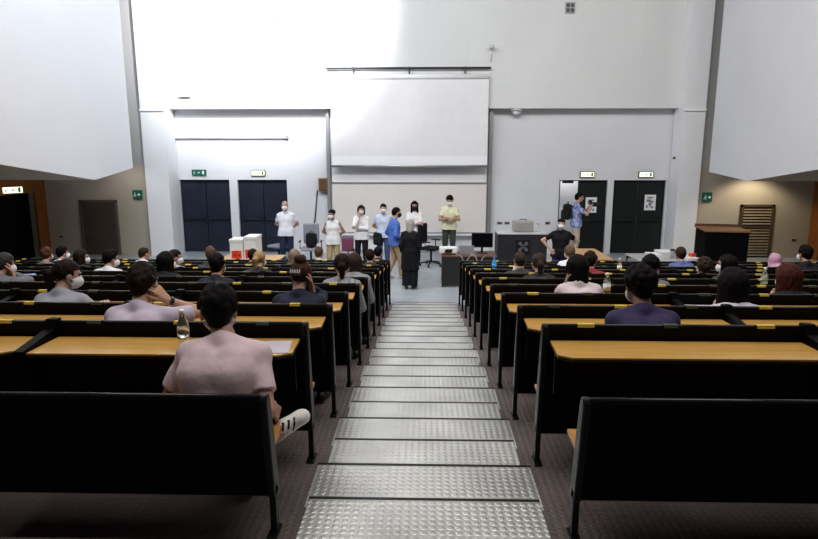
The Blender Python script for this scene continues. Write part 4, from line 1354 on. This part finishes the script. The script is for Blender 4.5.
# left table and ballot boxes
a, b = at_z(214, 262, .74), at_z(276, 262, .74)
table('wooden_table', 'light oak table at left carrying two white ballot boxes', a.x, b.x, a.y, a.y + .95, .74, M_WOODT, M_DKMET)
for i, (pxa, pxb, top, dy, lab) in enumerate(((229.8, 243, 240, .25, 'white ballot box with red label, left one on the oak table'), (243.8, 256, 237.5, .3, 'white ballot box with red label, right and taller one on the oak table'))):
    yy = a.y + .12
    xa, xb = at(pxa, 250, yy).x, at(pxb, 250, yy).x
    hz = at(409, top, yy).z - .74
    hwid = (xb - xa) / 2
    o = thing('ballot_box', lab, 'box', ((xa + xb) / 2, yy, .74), 0, 'ballot boxes on the oak table')
    dp = .38 + .1 * i
    box_part('carton', -hwid, hwid, 0, dp, 0, hz - .03, M_WHITE, o, bevel=.004)
    box_part('lid', -hwid - .008, hwid + .008, -.008, dp + .008, hz - .06, hz, M_WHITE, o, bevel=.004)
    la = box_part('label', -hwid * .75, hwid * .75, -.006, -.001, hz * .12, hz * .48, M_RED, o)
    la['label'] = 'red printed label'
    bm = bmesh.new()
    bx(bm, -hwid * .05, hwid * .02, -.008, -.005, hz * .14, hz * .46); bx(bm, -hwid * .5, -hwid * .2, -.008, -.005, hz * .24, hz * .3); bx(bm, hwid * .2, hwid * .55, -.008, -.005, hz * .24, hz * .3)
    fin('print', bm, mat('dark_red_print', (.30, .02, .02), .6, noise=.05), la)

# office chairs
def office_chair(label, loc, rz, mfab, tall=False):
    o = thing('office_chair', label, 'chair', loc, rz)
    f = Field((-.3, -.3, .40), (.3, .3, .56), .014)
    f.box((0, 0, .475), (.235, .23, .04), None, 0, 'u', .035); f.wave(.003, 20, 20, 10)
    V, Q = f.mesh(); np_obj('seat', V, Q, mfab, o)
    f = Field((-.3, -.4, .5), (.3, -.12, 1.2), .014)
    f.box((0, -.27, .85 if tall else .80), (.21, .045, .27 if tall else .22), None, 0, 'u', .04); f.ell((0, -.12, .85), (.3, .12, .5), None, .02, 'd')
    V, Q = f.mesh(); np_obj('backrest', V, Q, mfab, o)
    bm = bmesh.new(); tube(bm, [(0, -.10, .44), (0, -.30, .46), (0, -.315, .75)], .022, 8); fin('back_support', bm, M_BLKPL, o, smooth=True)
    bm = bmesh.new(); tube(bm, [(0, 0, .10), (0, 0, .45)], .028, 10); fin('gas_lift', bm, M_DKMET, o, smooth=True)
    for a in range(5):
        t = a * 2 * math.pi / 5 + .3
        bm = bmesh.new(); tube(bm, [(0, 0, .12), (.29 * math.cos(t), .29 * math.sin(t), .075)], .026, 8, .016)
        leg = fin('leg', bm, M_BLKPL, o, smooth=True)
        bm = bmesh.new(); c = (.29 * math.cos(t), .29 * math.sin(t))
        tube(bm, [(c[0] - .02 * math.sin(t), c[1] + .02 * math.cos(t), .03), (c[0] + .02 * math.sin(t), c[1] - .02 * math.cos(t), .03)], .03, 12)
        fin('castor', bm, M_BLKPL, leg)
    for q in (-1, 1):
        bm = bmesh.new(); tube(bm, [(q * .2, -.02, .45), (q * .28, -.02, .5), (q * .28, -.02, .66)], .014, 8); bx(bm, q * .28 - .025, q * .28 + .025, -.14, .12, .66, .69)
        fin('armrest', bm, M_BLKPL, o)
    return o
office_chair('black office chair behind the teacher desk, left of man in yellow', (at(431, 262, 16.2).x, 16.2, 0), R(-120), M_BLKFAB, True)
office_chair('grey office chair behind the man in the white shirt', (at(279, 250, 16.5).x, 16.5, 0), R(150), M_GREYFAB)
c2 = (at(311, 255, 16.0).x, 16.0)
office_chair('grey office chair with a black backpack on its seat', (c2[0], c2[1], 0), R(185), M_GREYFAB, True)
office_chair('mauve chair between the two women in white', (at(345, 258, 15.5).x, 15.6, 0), R(170), M_MAUVE).scale = (.78,) * 3
def backpack(label, loc, rz, sc=1., m=M_BLKFAB):
    o = thing('backpack', label, 'backpack', loc, rz)
    o.scale = (sc,) * 3
    f = Field((-.25, -.2, -.04), (.25, .22, .56), .014)
    f.box((0, 0, .23), (.16, .10, .22), None, 0, 'u', .08); f.box((0, .10, .16), (.12, .05, .12), None, .02, 'u', .045); f.wave(.004, 25, 25, 20)
    V, Q = f.mesh(); np_obj('bag_body', V, Q, m, o)
    for q in (-1, 1):
        bm = bmesh.new(); tube(bm, [(q * .08, -.09, .42), (q * .10, -.17, .36), (q * .10, -.17, .2), (q * .11, -.1, .06)], .018, 8); fin('strap', bm, M_BLKPL, o, smooth=True)
    bm = bmesh.new(); tube(bm, [(-.04, -.02, .44), (-.03, -.02, .50), (.03, -.02, .50), (.04, -.02, .44)], .01, 8); fin('handle', bm, M_BLKPL, o, smooth=True)
    return o
backpack('black backpack lying on the grey office chair', (c2[0] + .02, c2[1] - .02, .52), R(160), .85)
cx = at(575.5, 235, 17.3).x
backpack('black backpack worn by the cameraman', (cx - .27, 17.3, 1.12), R(90), 1.0)
o = thing('video_camera', 'black video camera held by the cameraman', 'camera', (cx + .44, 17.27, 1.50), R(-95))
box_part('body', -.06, .06, -.1, .12, 0, .12, M_BLKPL, o, bevel=.015)
bm = bmesh.new(); tube(bm, [(0, .12, .06), (0, .22, .06)], .045, 14); fin('lens', bm, M_BLKPL, o, smooth=True)
box_part('viewfinder', -.03, .03, -.14, -.04, .12, .17, M_BLKPL, o, bevel=.006)
# shoulder bag held by person in pale blue
px_ = at(378, 248, 15.7)
backpack('dark shoulder bag hanging beside the person in pale blue', (px_.x, 15.72, .62), R(180), .75)

# ------------------------------------------------------------------ bottles and papers on the desks
def bottle(label, loc, m, sc=1., capm=None, band=None):
    o = thing('water_bottle', label, 'bottle', loc)
    o.scale = (sc,) * 3
    bm = bmesh.new(); lathe(bm, [(.028, 0), (.033, .008), (.033, .05), (.030, .06), (.033, .07), (.033, .13), (.030, .15), (.016, .185), (.013, .195), (.013, .205)], 20)
    fin('body', bm, m, o, smooth=True)
    bm = bmesh.new(); lathe(bm, [(.0155, .203), (.0155, .222), (.013, .225)], 16); fin('cap', bm, capm or M_SCREENB, o, smooth=True)
    bm = bmesh.new(); lathe(bm, [(.0336, .072), (.0336, .125)], 20); fin('wrapper', bm, band or m, o, smooth=True)
    return o
def desk_pt(px, k, back=.18):
    y = Yk(k) - back
    return (at(px, 275, y).x, y, zk(k) + .775)
def dpt(px, k, back=.2):
    y = Yk(k) - back; z = zk(k) + .775
    d = ray(px, 300); 
    # x so that the foot of the bottle lies at that column
    for py in range(200, 539):
        p = at(px, py, y)
        if p.z <= z: break
    return (p.x, y, z)
bottle('clear water bottle beside the man in the pink T-shirt', dpt(184.5, 2, .22), M_CLEAR, .95, band=M_CLEAR)
bottle('blue bottle standing on a front desk just right of the aisle', dpt(494, 9, .1), M_BLUEB, 1.1, capm=M_BLUEB)
bottle('clear water bottle right of the woman in pinkish white', dpt(606, 5, .2), M_CLEAR, 1.1, band=M_WHITE)
bottle('small clear bottle further back before the oak table', dpt(619, 9, .2), M_CLEAR, 1.1, band=M_WHITE)
bottle('greenish clear bottle near the pink headscarf', dpt(763, 6, .2), M_GREENB, 1.15)
bottle('white bottle beside the cropped-haired student', dpt(515, 8, .2), M_WHITE, 1.0)
def sheet(label, px, k, back, w, h, rz):
    p = dpt(px, k, back)
    bm = bmesh.new()
    bx(bm, -w / 2, w / 2, -h / 2, h / 2, .0008, .003)
    o = tag(fin('paper_sheet', bm, mat('lilac_paper', (.62, .56, .63), .7, noise=.02)), label, 'paper')
    o.location = p; o.rotation_euler = (0, 0, R(rz))
sheet('pale lilac paper sheet on the desk in front of the man in pink', 262, 2, .19, .30, .21, 6)
sheet('pale paper sheet on the desk left of the long-haired woman', 707, 4, .14, .30, .21, -4)
sheet('pale paper sheet on the left desk near the aisle', 322, 5, .16, .24, .18, 8)
# pencil case on far-left desk
p = dpt(27, 7, .15)
o = thing('pencil_case', 'small blue and white pencil case on a far-left desk', 'pencil case', p, R(15))
f = Field((-.14, -.06, -.01), (.14, .06, .1), .01); f.box((0, 0, .04), (.12, .035, .035), None, 0, 'u', .03)
V, Q = f.mesh(); np_obj('pouch', V, Q, mat('blue_pattern', (.10, .16, .55), .7, col2=(.55, .6, .8), nscale=30), o)
bm = bmesh.new(); tube(bm, [(-.10, 0, .075), (.10, 0, .075)], .004, 6); fin('zip', bm, M_DKMET, o)

# ------------------------------------------------------------------ light
def area(name, loc, target, size, sizey, power, col=(1, 1, 1), spread=180):
    l = bpy.data.lights.new(name, 'AREA'); l.shape = 'RECTANGLE'; l.size = size; l.size_y = sizey; l.energy = power; l.color = col; l.spread = R(spread)
    o = bpy.data.objects.new(name, l); C.objects.link(o); o.location = loc
    o.rotation_euler = (Vector(target) - Vector(loc)).to_track_quat('-Z', 'Y').to_euler()
def spot(name, loc, target, power, ang, blend, col=(1, 1, 1), rad=.1):
    l = bpy.data.lights.new(name, 'SPOT'); l.energy = power; l.spot_size = R(ang); l.spot_blend = blend; l.color = col; l.shadow_soft_size = rad
    o = bpy.data.objects.new(name, l); C.objects.link(o); o.location = loc
    o.rotation_euler = (Vector(target) - Vector(loc)).to_track_quat('-Z', 'Y').to_euler()
area('stage_wash', (0, 7.5, 9.2), (0, 17.5, 1.6), 13, 1.2, 620, (1, .98, .96))
area('stage_wash_left', (-5, 11.0, 9.4), (-5.2, 18, 2.5), 4, 1.2, 250, (.72, .86, 1))
spot('projector_beam', (-.5, 6.0, 6.5), (-1.45, 17.85, 4.5), 520, 17, .8, (1, .99, .98), .15)
spot('wall_flood', (-2.6, 11.5, 8.6), (-4.4, 18, 7.1), 4300, 66, .6, (.95, .97, 1), .3)
area('hall_ceiling', (0, 3.2, 9.6), (0, 3.4, 0), 9, 6, 430, (1, .97, .93))
spot('right_alcove_downlight', (9.2, 16.95, 2.5), (9.2, 17.5, 0), 62, 130, .5, (1, .86, .62), .1)
spot('left_alcove_downlight', (-8.6, 16.9, 2.8), (-8.4, 17.8, 0), 11, 130, .6, (1, .93, .84), .1)
area('corridor_light', (4.3, 19.0, 3.2), (4.2, 19.5, 1.2), .8, .3, 25)
w = bpy.data.worlds.new('hall_air'); bpy.context.scene.world = w
w.use_nodes = True
w.node_tree.nodes['Background'].inputs[0].default_value = (.95, .97, 1, 1)
w.node_tree.nodes['Background'].inputs[1].default_value = .05

# ------------------------------------------------------------------ camera
cam = bpy.data.cameras.new('camera')
cam.sensor_width = 36
cam.lens = F / 818 * 36
co = bpy.data.objects.new('camera', cam)
C.objects.link(co)
co.location = (0, 0, CZ)
co.rotation_euler = CAM_M.to_euler()
cam.clip_start = .05
sc = bpy.context.scene
sc.camera = co
sc.view_settings.view_transform = 'Standard'
sc.view_settings.look = 'None'
for lk in ('Medium High Contrast', 'Standard - Medium High Contrast'):
    try:
        sc.view_settings.look = lk
        print('LOOK', lk)
        break
    except TypeError:
        pass
sc.view_settings.exposure = 0
sc.cycles.use_denoising = True
sc.cycles.max_bounces = 8
